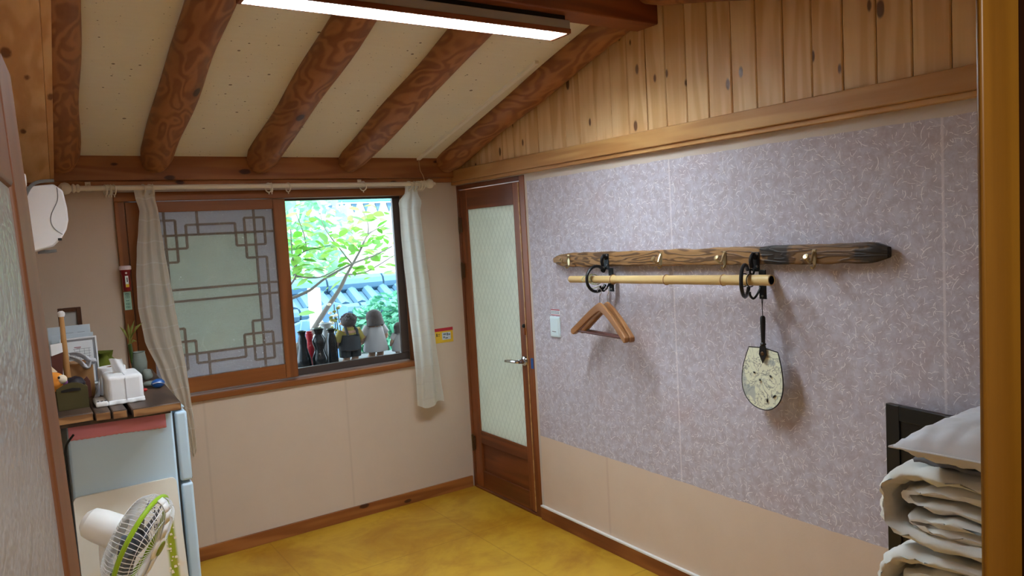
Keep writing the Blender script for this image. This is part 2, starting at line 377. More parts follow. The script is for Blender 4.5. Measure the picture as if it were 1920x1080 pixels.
M['denim'] = plain('dark_clay_overalls', rgb(52, 56, 60), 0.8, vary=0.3, nscale=70)
M['dress'] = plain('white_clay_dress', rgb(172, 170, 172), 0.8)
M['leaf'] = leaf_mat('fresh_leaf', (92, 158, 50), (140, 190, 80))
M['vine'] = leaf_mat('vine_leaf', (70, 140, 110), (110, 170, 140), 0.3)
M['palebush'] = leaf_mat('pale_foliage', (130, 190, 150), (170, 214, 180), 0.4)
M['bark'] = plain('grey_bark', rgb(112, 104, 98), 0.8, vary=0.3)
M['tile'] = plain('blue_grey_tile', rgb(70, 106, 130), 0.5, vary=0.3)
M['housewall'] = plain('house_plaster', rgb(240, 232, 222), 0.9)
M['gutter'] = plain('teal_gutter', rgb(96, 176, 176), 0.5)
M['tarp'] = plain('blue_crate', rgb(70, 110, 170), 0.5)
M['soil'] = plain('garden_soil', rgb(150, 136, 116), 0.95, vary=0.3)
M['rope'] = plain('green_string', rgb(168, 172, 130), 0.8)
M['roof'] = plain('sun_eave_boards', rgb(120, 90, 66), 0.8)

def fan_paper():
    t = NT('ink_painted_fan_paper'); co = t.coords(False)
    c = rgb(226, 228, 204)
    n = t.noise(co, 22, 4, 0.6, 1.2)
    ln = t.math('SUBTRACT', 1.0, t.step(t.math('ABSOLUTE', t.math('SUBTRACT', n, 0.5)), 0.006, 0.026))
    c = t.mix(t.math('MULTIPLY', ln, 0.7), c, rgb(96, 102, 104))
    bl = t.step(t.noise(co, 13, 3, 0.5, 0.4), 0.53, 0.60)
    c = t.mix(t.math('MULTIPLY', bl, 0.65), c, rgb(150, 160, 166))
    return t.done(t.bsdf(c, 0.7, None, 0, 0.2))
M['fanpaper'] = fan_paper()

def tray_mat():
    t = NT('white_tray_with_bamboo_print'); co = t.coords(False)
    X = t.n('ShaderNodeSeparateXYZ', {0: co}).outputs[0]; Z = t.n('ShaderNodeSeparateXYZ', {0: co}).outputs[2]
    c = t.mix(t.noise(co, 5, 3), rgb(228, 226, 218), rgb(212, 206, 192))
    d = t.math('ABSOLUTE', t.math('ADD', X, 2.0))
    d = t.math('ABSOLUTE', t.math('SUBTRACT', X, 0.128))
    st = t.math('MULTIPLY', t.math('SUBTRACT', 1.0, t.step(d, 0.008, 0.022)), t.math('SUBTRACT', 1.0, t.step(Z, 0.66, 0.72)))
    c = t.mix(st, c, rgb(146, 156, 26))
    wl = t.math('MULTIPLY', t.step(t.noise(co, 9, 2), 0.5, 0.62), t.math('SUBTRACT', 1.0, t.step(Z, 0.42, 0.56)))
    c = t.mix(t.math('MULTIPLY', wl, 0.5), c, rgb(222, 176, 96))
    return t.done(t.bsdf(c, 0.4, None, 0, 0.4))
M['tray'] = tray_mat()

# ------------------------------------------------------------------ mesh helpers
class MB:
    def __init__(s): s.v = []; s.f = []; s.uv = None
    def add(s, vs, fs):
        o = len(s.v); s.v += [Vector(v) for v in vs]; s.f += [tuple(i+o for i in f) for f in fs]; return s
    def box(s, x0, x1, y0, y1, z0, z1):
        return s.add([(x0,y0,z0),(x1,y0,z0),(x1,y1,z0),(x0,y1,z0),(x0,y0,z1),(x1,y0,z1),(x1,y1,z1),(x0,y1,z1)],
                     [(0,3,2,1),(4,5,6,7),(0,1,5,4),(1,2,6,5),(2,3,7,6),(3,0,4,7)])
    def prism(s, pts, off):     # pts: 3D polygon, off: extrusion vector
        n = len(pts); P = [Vector(p) for p in pts]; o = Vector(off)
        return s.add(P+[p+o for p in P], [tuple(range(n))[::-1], tuple(range(n, 2*n))]+[(i,(i+1)%n,(i+1)%n+n,i+n) for i in range(n)])
    def tube(s, path, r, n=8, cap=True, closed=False):
        P = [Vector(p) for p in path]; m = len(P); R = r if isinstance(r, (list, tuple)) else [r]*m
        vs = []; prev = None
        for i, p in enumerate(P):
            if closed: t = (P[(i+1)%m]-P[i-1])
            else: t = (P[min(i+1, m-1)]-P[max(i-1, 0)])
            t = t.normalized() if t.length > 1e-9 else Vector((0,0,1))
            if prev is None:
                a = Vector((0,0,1)) if abs(t.z) < 0.9 else Vector((1,0,0)); nrm = t.cross(a).normalized()
            else:
                nrm = (prev - t*prev.dot(t)); nrm = nrm.normalized() if nrm.length > 1e-6 else t.orthogonal().normalized()
            prev = nrm; b = t.cross(nrm)
            for k in range(n):
                a = 2*PI*k/n; vs.append(p+(nrm*math.cos(a)+b*math.sin(a))*R[i])
        fs = []
        for i in range(m if closed else m-1):
            j = (i+1) % m
            for k in range(n): fs.append((i*n+k, i*n+(k+1)%n, j*n+(k+1)%n, j*n+k))
        if cap and not closed: fs.append(tuple(range(n))[::-1]); fs.append(tuple((m-1)*n+k for k in range(n)))
        return s.add(vs, fs)
    def lathe(s, prof, c=(0,0,0), axis=(0,0,1), n=20, cap=True):   # prof: (radius, height)
        c = Vector(c); a = Vector(axis).normalized(); u = a.orthogonal().normalized(); w_ = a.cross(u)
        vs = [c+a*h+(u*math.cos(2*PI*k/n)+w_*math.sin(2*PI*k/n))*max(r, 1e-5) for r, h in prof for k in range(n)]
        fs = [(i*n+k, i*n+(k+1)%n, (i+1)*n+(k+1)%n, (i+1)*n+k) for i in range(len(prof)-1) for k in range(n)]
        if cap: fs.append(tuple(range(n))[::-1]); fs.append(tuple((len(prof)-1)*n+k for k in range(n)))
        return s.add(vs, fs)
    def ell(s, c, r, n=14, m=9, rot=None):
        c = Vector(c); vs = []; fs = []
        for i in range(m+1):
            t = PI*i/m
            for k in range(n):
                a = 2*PI*k/n; p = Vector((math.sin(t)*math.cos(a)*r[0], math.sin(t)*math.sin(a)*r[1], math.cos(t)*r[2]))
                if rot: p = rot @ p
                vs.append(c+p)
        for i in range(m):
            for k in range(n): fs.append((i*n+k, (i+1)*n+k, (i+1)*n+(k+1)%n, i*n+(k+1)%n))
        return s.add(vs, fs)
    def grid(s, fn, nu, nv, uvfn=None):
        vs = [fn(i/nu, j/nv) for j in range(nv+1) for i in range(nu+1)]
        fs = [(j*(nu+1)+i, j*(nu+1)+i+1, (j+1)*(nu+1)+i+1, (j+1)*(nu+1)+i) for j in range(nv) for i in range(nu)]
        if uvfn: s.uv = [uvfn(i/nu, j/nv) for j in range(nv+1) for i in range(nu+1)]
        return s.add(vs, fs)
    def rot(s, ang, axis, c=(0,0,0), start=0):
        mt = Matrix.Translation(Vector(c)) @ Matrix.Rotation(ang, 4, axis) @ Matrix.Translation(-Vector(c))
        for i in range(start, len(s.v)): s.v[i] = mt @ s.v[i]
        return s

ORG = {}
def set_tags(o, label=None, cat=None, group=None, kind=None):
    if label: o['label'] = label
    if cat: o['category'] = cat
    if group: o['group'] = group
    if kind: o['kind'] = kind
    return o
def thing(name, label, cat, loc=(0,0,0), group=None, kind=None):
    o = bpy.data.objects.new(name, None); COL.objects.link(o); o.location = loc; o.empty_display_size = 0.05
    ORG[o.name] = Vector(loc)
    return set_tags(o, label, cat, group, kind)
def obj(name, mb, mat, parent=None, smooth=35, bevel=0, label=None, cat=None, group=None, kind=None, sub=0, seg=2, origin=None, solid=0):
    if parent is not None: org = ORG[parent.name]
    elif origin is not None: org = Vector(origin)
    else:
        lo = [min(v[i] for v in mb.v) for i in range(3)]; hi = [max(v[i] for v in mb.v) for i in range(3)]
        org = Vector(((lo[0]+hi[0])/2, (lo[1]+hi[1])/2, lo[2]))
    me = bpy.data.meshes.new(name)
    me.from_pydata([v-org for v in mb.v], [], mb.f)
    if mb.uv:
        ul = me.uv_layers.new(name='UVMap')
        for lp in me.loops: ul.data[lp.index].uv = mb.uv[lp.vertex_index]
    bm = bmesh.new(); bm.from_mesh(me); bmesh.ops.recalc_face_normals(bm, faces=bm.faces); bm.to_mesh(me); bm.free()
    if smooth:
        for p in me.polygons: p.use_smooth = True
        me.set_sharp_from_angle(angle=math.radians(smooth))
    me.materials.append(M[mat] if isinstance(mat, str) else mat)
    o = bpy.data.objects.new(name, me); COL.objects.link(o)
    if parent is not None: o.parent = parent
    else: o.location = org
    ORG[o.name] = org
    if bevel:
        md = o.modifiers.new('bevel', 'BEVEL'); md.width = bevel; md.segments = seg; md.limit_method = 'ANGLE'; md.angle_limit = math.radians(40)
    if solid:
        md = o.modifiers.new('solid', 'SOLIDIFY'); md.thickness = solid; md.offset = 0
    if sub:
        md = o.modifiers.new('sub', 'SUBSURF'); md.levels = sub; md.render_levels = sub
    return set_tags(o, label, cat, group, kind)
def struct(name, mb, mat, parent=None, **k):
    return obj(name, mb, mat, parent, kind=None if parent is not None else 'structure', **k)
def copy_tree(o, parent=None):
    c = o.copy(); COL.objects.link(c)
    if parent is not None: c.parent = parent
    for ch in list(o.children): copy_tree(ch, c)
    return c
def B(*a): return MB().box(*a)
def nz(p, s=1.0): return mnoise.noise(Vector(p)*s)
def smooth_path(pts, k=6):
    P = [Vector(p) for p in pts]; out = []
    for i in range(len(P)-1):
        p0, p1, p2, p3 = P[max(i-1,0)], P[i], P[i+1], P[min(i+2, len(P)-1)]
        for j in range(k):
            t = j/k
            out.append(0.5*((2*p1)+(p2-p0)*t+(2*p0-5*p1+4*p2-p3)*t*t+(3*p1-p0-3*p2+p3)*t**3))
    out.append(P[-1]); return out

# ================================================================== ROOM SHELL
SL = 0.28                                    # roof slope
def ceil_z(y): return 2.13 + SL*(-y-0.05) if y > -1.7505 else 2.685 - 0.22*(-y-1.75)
XL, YF = -2.45, -3.55                        # left wall plane, front wall plane
fl = struct('floor', B(-3.3, 0.06, -5.7, 0.06, -0.06, 0.0), 'floor')
# back wall with the window hole
WX0, WX1, WZ0, WZ1 = -1.955, -0.340, 0.855, 1.955
b = MB()
b.box(XL-0.1, WX0+0.02, 0, 0.15, 0, 2.3); b.box(WX1-0.02, 0.15, 0, 0.15, 0, 2.3)
b.box(WX0+0.02, WX1-0.02, 0, 0.15, 0, WZ0+0.02); b.box(WX0+0.02, WX1-0.02, 0, 0.15, WZ1-0.02, 2.3)
struct('wall_back', b, 'wallback', origin=(0,0,0), smooth=0)
# right wall with the door hole
b = MB()
b.box(0, 0.15, YF-0.1, -0.765, 0, 2.75); b.box(0, 0.15, -0.765, 0.0, 1.962, 2.75)
b.box(0, 0.15, -0.012, 0.15, 0, 1.962)
wr = struct('wall_right', b, 'hanji', origin=(0,0,0), smooth=0)
wl = struct('wall_left', B(XL-0.1, XL, YF, 0, 0, 2.7), 'wallback', origin=(0,0,0), smooth=0)
# ceiling: two slopes
b = MB()
b.prism([(XL-0.1, 0.15, ceil_z(0.15)), (XL-0.1, -1.75, 2.606), (0.15, -1.75, 2.606), (0.15, 0.15, ceil_z(0.15))], (0,0,0.05))
b.prism([(XL-0.1, -1.76, 2.68), (XL-0.1, YF-0.1, ceil_z(YF-0.1)), (0.15, YF-0.1, ceil_z(YF-0.1)), (0.15, -1.76, 2.68)], (0,0,0.05))
b.box(XL-0.1, 0.15, -1.77, -1.74, 2.606, 2.74)
ce = struct('ceiling', b, 'ceil', origin=(0,0,0), smooth=0)
# rafters: round logs half sunk in the ceiling
def rafter(x, r, y0, y1, seed, lean=0.0):
    path = []; rr = []
    n = 16
    for i in range(n+1):
        y = y0+(y1-y0)*i/n
        path.append((x+lean*(y+0.05)+0.003*math.sin(i*0.9+seed), y, ceil_z(y)-0.022)); rr.append(r*(1+0.04*math.sin(i*0.7+seed*2)))
    rr[0] *= 0.82
    o = obj('rafter', MB().tube(path, rr, 20), 'rafter', ce, smooth=50)
    return o
for i, (x, r) in enumerate(((-2.165, 0.078), (-1.76, 0.078), (-1.239, 0.078), (-0.727, 0.078), (-0.205+0.115, 0.078))):
    rafter(x, r, -0.045, -1.74, i*1.7, 0.042 if i == 0 else 0)
    rafter(x, r, -1.86, YF, i*2.3+5)
# plate beam above the window wall
struct('trim_1', B(XL, 0, -0.055, 0.0, 2.012, 2.135), 'beam', bevel=0.004)
struct('trim_2', B(XL, 0, -0.03, 0.0, 1.985, 2.012), 'beam', bevel=0.002)
# ridge beam
rb = obj('ridge_beam', B(XL, -0.003, -1.842, -1.71, 2.502, 2.70), 'ridge', ce, bevel=0.006)
# right gable: boards, rail and lip
yb = 0.0; i = 0
while yb > YF:
    y0, y1 = yb-0.0015, yb-0.1155
    zt = lambda y: ceil_z(y)-0.005
    zb = 2.02
    ym = -1.75
    pts = [(0, y0, zb), (0, y1, zb), (0, y1, zt(y1))]
    if y1 < ym < y0: pts += [(0, ym-0.001, zt(ym-0.001)), (0, ym, zt(ym))]
    pts.append((0, y0, zt(y0)))
    dx = -0.014-0.0016*random.random()
    obj('plank', MB().prism(pts, (dx, 0, 0)), 'plank', wr, bevel=0.0035, seg=1, smooth=0)
    yb -= 0.117; i += 1
struct('trim_3', B(-0.042, 0, YF, 0, 1.985, 2.06), 'trimwood', bevel=0.004)
struct('trim_4', B(-0.030, 0, YF, 0, 1.966, 1.985), 'trimwood', bevel=0.002)
# sloping side boards on the left, under the rafters
sb = thing('trim_5', 'two sloping pine boards under the ceiling along the left wall', 'boards', (0,0,0), kind='structure')
for x0, xa, xb, dz in ((XL, -2.216, -2.276, 0.128), (None, -2.199, -2.243, 0.116)):
    l0, l1 = (XL, XL) if x0 else (-2.215, -2.275)
    obj('board', MB().prism([(l0, -0.056, ceil_z(-0.056)-dz), (xa, -0.056, ceil_z(-0.056)-dz), (xb, -1.75, 2.606-dz), (l1, -1.75, 2.606-dz)], (0,0,0.06)), 'boardwood', sb, bevel=0.002, smooth=0)
obj('board', MB().prism([(XL, -1.86, ceil_z(-1.86)-0.128), (-2.27, -1.86, ceil_z(-1.86)-0.128), (-2.27, YF, ceil_z(YF)-0.128), (XL, YF, ceil_z(YF)-0.128)], (0,0,0.06)), 'boardwood', sb, bevel=0.002, smooth=0)
# baseboards
struct('baseboard_back', B(XL, -0.012, -0.014, 0, 0, 0.072), 'base', bevel=0.002)
struct('baseboard_right', B(-0.014, 0, YF, -0.77, 0, 0.075), 'basey', bevel=0.002)
struct('trim_6', B(-0.016, 0, YF, -0.77, 0.075, 0.083), 'white')
# doorway post, front wall, hall
pxl = at_y(1833, 540, -3.553).x
struct('trim_7', B(pxl, pxl+0.142, -3.565, -3.553, 0, 2.33), 'post', bevel=0.005)
struct('trim_8', B(pxl+0.143, pxl+0.27, -3.60, -3.553, 0, 2.33), 'shadedwood', bevel=0.003)  # dark colour stands for the shaded wall edge beyond the post
b = MB(); b.box(pxl+0.141, 0.1, YF, YF+0.03, 0, 2.2); b.box(XL-0.9, 0.1, YF-0.002, YF+0.03, 2.2, 2.7)
struct('wall_front', b, 'hallwall', smooth=0)
b = MB(); b.box(-3.3, 0.9, -5.75, -5.7, 0, 2.65); b.box(-3.35, -3.3, -5.7, YF, 0, 2.65); b.box(0.9, 0.95, -5.7, YF, 0, 2.65); b.box(-3.3, XL-0.07, YF-0.05, YF, 0, 2.65); b.box(0.05, 0.9, YF-0.05, YF, 0, 2.65)
struct('wall_hall', b, 'hallwall', smooth=0)
struct('ceiling_hall', B(-3.3, 0.9, -5.7, YF, 2.65, 2.7), 'hallwall', smooth=0)
struct('floor_hall', B(0.06, 0.9, -5.7, YF, -0.06, 0), 'halld', smooth=0)

# ================================================================== WINDOW
wd = thing('window_1', 'wooden sliding window with frosted lattice sash and dark metal outer frame', 'window', (WX0, 0, WZ0), kind='structure')
fr = obj('window_frame', B(WX0, WX1, -0.022, 0.058, WZ1-0.045, WZ1), 'winwood', wd, bevel=0.003)
obj('window_frame', B(WX0, WX1, -0.022, 0.058, WZ0, WZ0+0.032), 'winwood', wd, bevel=0.003)
obj('window_frame', B(WX0, WX0+0.045, -0.022, 0.058, WZ0+0.0325, WZ1-0.0455), 'winwoodz', wd, bevel=0.003)
obj('window_frame', B(WX1-0.032, WX1, -0.022, 0.058, WZ0+0.0325, WZ1-0.0455), 'winwoodz', wd, bevel=0.003)
obj('window_sill_track', B(WX0+0.05, WX1-0.05, 0.030, 0.036, WZ0+0.032, WZ0+0.042), 'track', wd)
obj('window_sill_track', B(WX0+0.05, WX1-0.05, 0.044, 0.050, WZ0+0.032, WZ0+0.042), 'track', wd)
SX0, SX1, SZ0, SZ1 = -1.905, -1.103, 0.903, 1.907
GX0, GX1, GZ0, GZ1 = -1.832, -1.173, 0.983, 1.853
ss = obj('sash', B(SX0, GX0, -0.004, 0.028, SZ0, SZ1), 'winwoodz', wd, bevel=0.002)
obj('sash_stile', B(GX1, SX1, -0.004, 0.028, SZ0, SZ1), 'winwoodz', ss, bevel=0.002)
obj('sash_rail', B(GX0, GX1, -0.003, 0.027, SZ0, GZ0), 'winwood', ss, bevel=0.002)
obj('sash_rail', B(GX0, GX1, -0.003, 0.027, GZ1, SZ1), 'winwood', ss, bevel=0.002)
obj('glass_pane', B(GX0, GX1, 0.004, 0.006, GZ0, GZ1), 'hammered', ss, smooth=0)
def zz(v): return GZ0 + v*(GZ1-GZ0)
def xx(u): return GX0 + u*(GX1-GX0)
# paper behind: pale middle and darker rim (stepped outline of the lattice)
b = MB(); b.box(GX0, xx(0.155), 0.0225, 0.0235, GZ0, GZ1); b.box(xx(0.845), GX1, 0.0225, 0.0235, GZ0, GZ1); b.box(xx(0.155), xx(0.845), 0.0225, 0.0235, GZ0, zz(0.14)); b.box(xx(0.155), xx(0.845), 0.0225, 0.0235, zz(0.86), GZ1)
obj('paper_border', b, 'paper_e', ss, smooth=0, label='greyer paper border around the pale middle')
b = B(xx(0.155), xx(0.845), 0.0225, 0.0235, zz(0.14), zz(0.86))
obj('paper_panel', b, 'paper_c', ss, smooth=0, label='pale green white paper in the middle of the sash')
# lattice bars
bars = []
def hb(u0, u1, v): bars.append((xx(u0), xx(u1), zz(v)-0.006, zz(v)+0.006))
def vb(u, v0, v1): bars.append((xx(u)-0.006, xx(u)+0.006, zz(v0), zz(v1)))
for m_ in (0, 1):
    f = (lambda u: u) if m_ == 0 else (lambda u: 1-u)
    def H(u0, u1, v): a, c = sorted((f(u0), f(u1))); hb(a, c, v)
    def V(u, v0, v1): vb(f(u), v0, v1)
    for fv in ((lambda v: v), (lambda v: 1-v)):
        def H2(u0, u1, v): H(u0, u1, fv(v))
        def V2(u, v0, v1): a, c = sorted((fv(v0), fv(v1))); V(u, a, c)
        V2(0.845, 1.0, 0.5)                 # long inner upright
        V2(0.925, 0.70, 0.5); H2(0.765, 0.925, 0.70); V2(0.765, 0.70, 0.95); H2(0.765, 0.925, 0.95); V2(0.925, 0.95, 0.78); H2(0.69, 0.925, 0.78)
        V2(0.69, 0.78, 0.92)
        H2(0.5, 0.69, 0.92); H2(0.5, 1.0, 0.86)
    H(0.5, 1.0, 0.535); H(0.5, 1.0, 0.465)
vb(0.40, 0.86, 1.0); vb(0.40, 0.0, 0.14)
for x0, x1, z0, z1 in bars:
    obj('lattice_bar', B(x0, x1, 0.011, 0.021, z0, z1), 'lattice', ss, smooth=0)
# dark metal outer window
AX0, AX1, AZ0, AZ1 = WX0+0.02, WX1-0.02, WZ0+0.02, WZ1-0.02
al = obj('metal_frame', B(AX0, AX1, 0.088, 0.15, AZ0, AZ0+0.03), 'alu', wd, bevel=0.002)
obj('metal_frame', B(AX0, AX1, 0.088, 0.15, AZ1-0.025, AZ1), 'alu', wd, bevel=0.002)
obj('metal_frame', B(AX0, AX0+0.02, 0.088, 0.15, AZ0+0.03, AZ1-0.025), 'alu', wd, bevel=0.002)
obj('metal_frame', B(AX1-0.02, AX1, 0.088, 0.15, AZ0+0.03, AZ1-0.025), 'alu', wd, bevel=0.002)
def alu_sash(x0, x1, y, zb):
    s_ = obj('metal_sash', B(x0, x1, y, y+0.024, 0.884, zb), 'alu', wd, bevel=0.002)
    obj('metal_sash_rail', B(x0, x1, y, y+0.024, 1.898, 1.925), 'alu', s_, bevel=0.002)
    obj('metal_sash_stile', B(x0, x0+0.045, y, y+0.024, zb, 1.898), 'alu', s_, bevel=0.002)
    obj('metal_sash_stile', B(x1-0.05, x1, y, y+0.024, zb, 1.898), 'alu', s_, bevel=0.002)
    obj('clear_pane', B(x0+0.045, x1-0.05, y+0.010, y+0.014, zb, 1.898), 'glass', s_, smooth=0)
alu_sash(AX0+0.02, -1.12, 0.10, 0.937)
alu_sash(-1.165, -0.370, 0.061, 0.937)

# ================================================================== DOOR in the right wall
dr = thing('door_1', 'brown wooden door with tall diamond patterned glass pane', 'door', (0, -0.38, 0), kind='structure')
obj('door_frame', B(-0.004, 0.10, -0.765, -0.715, 0, 1.962), 'doorwood', dr, bevel=0.003)
obj('door_frame', B(-0.004, 0.10, -0.036, -0.012, 0, 1.962), 'doorwood', dr, bevel=0.003)
obj('door_frame', B(-0.004, 0.10, -0.715, -0.036, 1.935, 1.962), 'doorwoody', dr, bevel=0.003)
obj('threshold', B(-0.006, 0.10, -0.715, -0.036, 0, 0.012), 'doorwoody', dr, bevel=0.002)
D0, D1, DG0, DG1 = -0.708, -0.040, 0.39, 1.805     # door y range, glass z range
lf = obj('door_leaf', B(0.002, 0.038, -0.123, D1, 0.016, 1.930), 'doorwood', dr, bevel=0.003)
obj('stile', B(0.002, 0.038, D0, -0.638, 0.016, 1.930), 'doorwood', lf, bevel=0.003)
obj('rail', B(0.003, 0.037, -0.638, -0.123, DG1, 1.930), 'doorwoody', lf, bevel=0.002)
obj('rail', B(0.003, 0.037, -0.638, -0.123, 0.31, DG0), 'doorwoody', lf, bevel=0.002)
obj('rail', B(0.003, 0.037, -0.638, -0.123, 0.016, 0.125), 'doorwoody', lf, bevel=0.002)
obj('door_panel', B(0.016, 0.026, -0.638, -0.123, 0.125, 0.31), 'doorwoody', lf, smooth=0)
obj('glass_pane', B(0.010, 0.016, -0.638, -0.123, DG0, DG1), 'doorglass', lf, smooth=0)
b = MB(); b.box(-0.001, 0.004, D0+0.004, D0+0.012, 0.02, 1.925); obj('edge_strip', b, 'trimwood', lf, label='pale worn edge of the door')
for zc in (1.71, 1.42, 0.30):
    h = obj('hinge', B(-0.008, -0.003, -0.062, -0.018, zc-0.045, zc+0.045), 'hinge', dr, bevel=0.001)
    obj('hinge_pin', MB().tube([(-0.012, -0.04, zc-0.055), (-0.012, -0.04, zc+0.055)], 0.006, 10), 'hinge', h)
hd = obj('door_handle', MB().lathe([(0.030, 0), (0.030, -0.006), (0.026, -0.012), (0.014, -0.016), (0.012, -0.045)], (0.002, -0.672, 0.905), (1,0,0), 20), 'chrome', dr, label='chrome lever handle')
obj('lever', MB().tube(smooth_path([(-0.043, -0.672, 0.905), (-0.052, -0.655, 0.905), (-0.054, -0.60, 0.903), (-0.052, -0.545, 0.898)]), [0.010]*12+[0.009]*4+[0.008]*3, 10), 'chrome', hd)
ky = obj('latch', MB().lathe([(0.013, 0), (0.013, -0.006), (0.009, -0.010), (0.004, -0.014)], (0.002, -0.682, 1.108), (1,0,0), 14), 'iron', dr)
obj('latch_pin', B(-0.012, 0.0, -0.700, -0.690, 1.06, 1.10), 'doorwood', ky)
obj('strike_plate', B(-0.006, -0.003, -0.762, -0.738, 0.87, 0.93), 'blue', dr, label='small blue strike plate on the frame')

# ================================================================== OPEN GLAZED DOOR beside the camera
E0 = Vector((CAM.x+0.018, CAM.y+0.6, 0)); ang = math.radians(4.7)
def leafpt(s, d, z):   # s back from the far end, d thickness to the left
    u = Vector((math.sin(ang), math.cos(ang), 0)); nleft = Vector((-u.y, u.x, 0))
    p = E0 - u*s + nleft*(d+0.030*(z-1.62)); return (p.x, p.y, z)
def lbox(s0, s1, d0, d1, z0, z1):
    q = [leafpt(s0, d0, z0), leafpt(s1, d0, z0), leafpt(s1, d1, z0), leafpt(s0, d1, z0)]
    return MB().prism(q, Vector(leafpt(s0, d0, z1))-Vector(leafpt(s0, d0, z0)))
d2 = thing('door_2', 'open glazed wooden door leaf close at the left edge', 'door', leafpt(0.4, 0.015, 0), kind='structure')
obj('stile', lbox(0, 0.10, 0, 0.03, 0.02, 1.775), 'leafwood', d2, bevel=0.003)
obj('stile', lbox(0.72, 0.80, 0, 0.03, 0.02, 1.775), 'leafwood', d2, bevel=0.003)
obj('rail', lbox(0.10, 0.72, 0.0005, 0.03, 1.69, 1.775), 'leafwood', d2, bevel=0.003)
obj('rail', lbox(0.10, 0.72, 0.0005, 0.03, 0.02, 0.15), 'leafwood', d2, bevel=0.003)
obj('glass_pane', lbox(0.10, 0.72, 0.0028, 0.008, 0.15, 1.69), 'leafglass', d2, smooth=0)

# ================================================================== CEILING LAMP under the ridge
lp = thing('ceiling_lamp', 'long wooden fluorescent ceiling lamp glowing white below the ridge beam', 'lamp', (-1.1, -1.73, 2.43))
LX0, LX1, LY0, LY1, LZ = -1.735, -0.462, -1.795, -1.672, 2.43
obj('diffuser', B(LX0+0.015, LX1-0.015, LY0+0.008, LY1-0.008, LZ+0.022, LZ+0.026), 'lamp', lp, smooth=0, label='bright white light panel')
obj('frame', B(LX0, LX1, LY0-0.006, LY0+0.005, LZ, LZ+0.018), 'ridge', lp, bevel=0.001)
obj('frame', B(LX0, LX1, LY1-0.006, LY1, LZ, LZ+0.055), 'ridge', lp, bevel=0.001)
obj('frame', B(LX0, LX0+0.013, LY0+0.005, LY1-0.006, LZ-0.002, LZ+0.055), 'ridge', lp, bevel=0.001)
obj('frame', B(LX1-0.013, LX1, LY0+0.005, LY1-0.006, LZ-0.002, LZ+0.055), 'ridge', lp, bevel=0.001)
obj('lamp_back', B(LX0+0.013, LX1-0.013, LY0+0.016, LY1-0.007, LZ+0.027, LZ+0.070), 'lampmetal', lp)
obj('reflector', B(LX0+0.014, LX1-0.014, LY1-0.0075, LY1-0.0062, LZ+0.001, LZ+0.026), 'white', lp, smooth=0)
n_l = 18
for i in range(n_l):
    x = LX0+0.045+(LX1-LX0-0.09)*i/(n_l-1)
    obj('louver', B(x-0.0012, x+0.0012, LY0+0.006, LY1-0.008, LZ+0.001, LZ+0.0215), 'white', lp, smooth=0)
obj('housing', B(LX0, LX1, LY0-0.002, LY0+0.012, LZ+0.0185, LZ+0.052), 'lampmetal', lp, bevel=0.002)
obj('gap_shade', B(LX0, LX1-0.02, LY0+0.004, LY0+0.012, LZ+0.0525, LZ+0.070), 'blackmat', lp, label='black strip as the shade of the gap beside the lamp housing')  # black strip paints the shade in the gap between housing and beam
# cable duct and cord
cdct = obj('cable_duct', MB().prism([(-0.292, -0.056, ceil_z(-0.056)), (-0.270, -0.056, ceil_z(-0.056)), (-0.212, -1.24, ceil_z(-1.24)), (-0.234, -1.24, ceil_z(-1.24))], (0,0,-0.014)), 'duct',
    label='thin white cable duct on the sloping ceiling beside the last rafter', cat='cable duct')
cdq = obj('cable', MB().tube(smooth_path([(-0.281, -0.060, 2.128), (-0.278, -0.064, 2.06), (-0.270, -0.075, 2.03), (-0.268, -0.09, 2.0), (-0.276, -0.098, 1.988)]), 0.0028, 6), 'cord',
    label='short beige cord hanging from the cable duct to the curtain rod', cat='cord')

# ================================================================== CURTAIN ROD AND CURTAINS
RZ, RY = 1.972, -0.10
rod = thing('curtain_rod', 'cream wooden curtain rod with round finials above the window', 'curtain rod', (-1.2, RY, RZ))
obj('pole', MB().tube([(-2.13, RY, RZ), (-0.27, RY, RZ)], 0.0125, 12), 'rod', rod)
for sx, d in ((-2.13, -1), (-0.27, 1)):
    obj('finial', MB().lathe([(0.0125, -0.03), (0.019, -0.025), (0.019, -0.018), (0.013, -0.012), (0.021, -0.006), (0.021, 0.0), (0.012, 0.005), (0.024, 0.016), (0.029, 0.030), (0.026, 0.045), (0.015, 0.055), (0.007, 0.060), (0.010, 0.068), (0.0, 0.078)], (sx, RY, RZ), (d,0,0), 16), 'rod', rod)
for x in (-2.06, -0.665):
    obj('bracket', MB().tube([(x, -0.003, RZ+0.012), (x, RY+0.01, RZ+0.016), (x, RY, RZ+0.013)], 0.006, 8).box(x-0.012, x+0.012, -0.034, -0.028, RZ-0.01, RZ+0.035), 'rod', rod)
def ring(x, tilt):
    pts = []
    for k in range(20):
        a = 2*PI*k/20; p = Vector((0, math.cos(a)*0.024, math.sin(a)*0.024-0.010)); p.rotate(Matrix.Rotation(tilt, 3, 'Z')); pts.append(p+Vector((x, RY, RZ)))
    r_ = obj('curtain_ring', MB().tube(pts, 0.0035, 6, closed=True), 'rod', rod)
    obj('ring_eye', MB().tube([(x, RY, RZ-0.033), (x, RY, RZ-0.045)], 0.003, 6), 'rod', r_)
for i, x in enumerate((-1.995, -1.983, -1.970, -1.958, -1.215, -1.200, -1.110, -0.672, -0.345, -0.325, -0.312, -0.300, -0.288, -1.80, -1.785, -1.83, -0.38)):
    ring(x, 0.35*math.sin(i*2.1)+0.25)

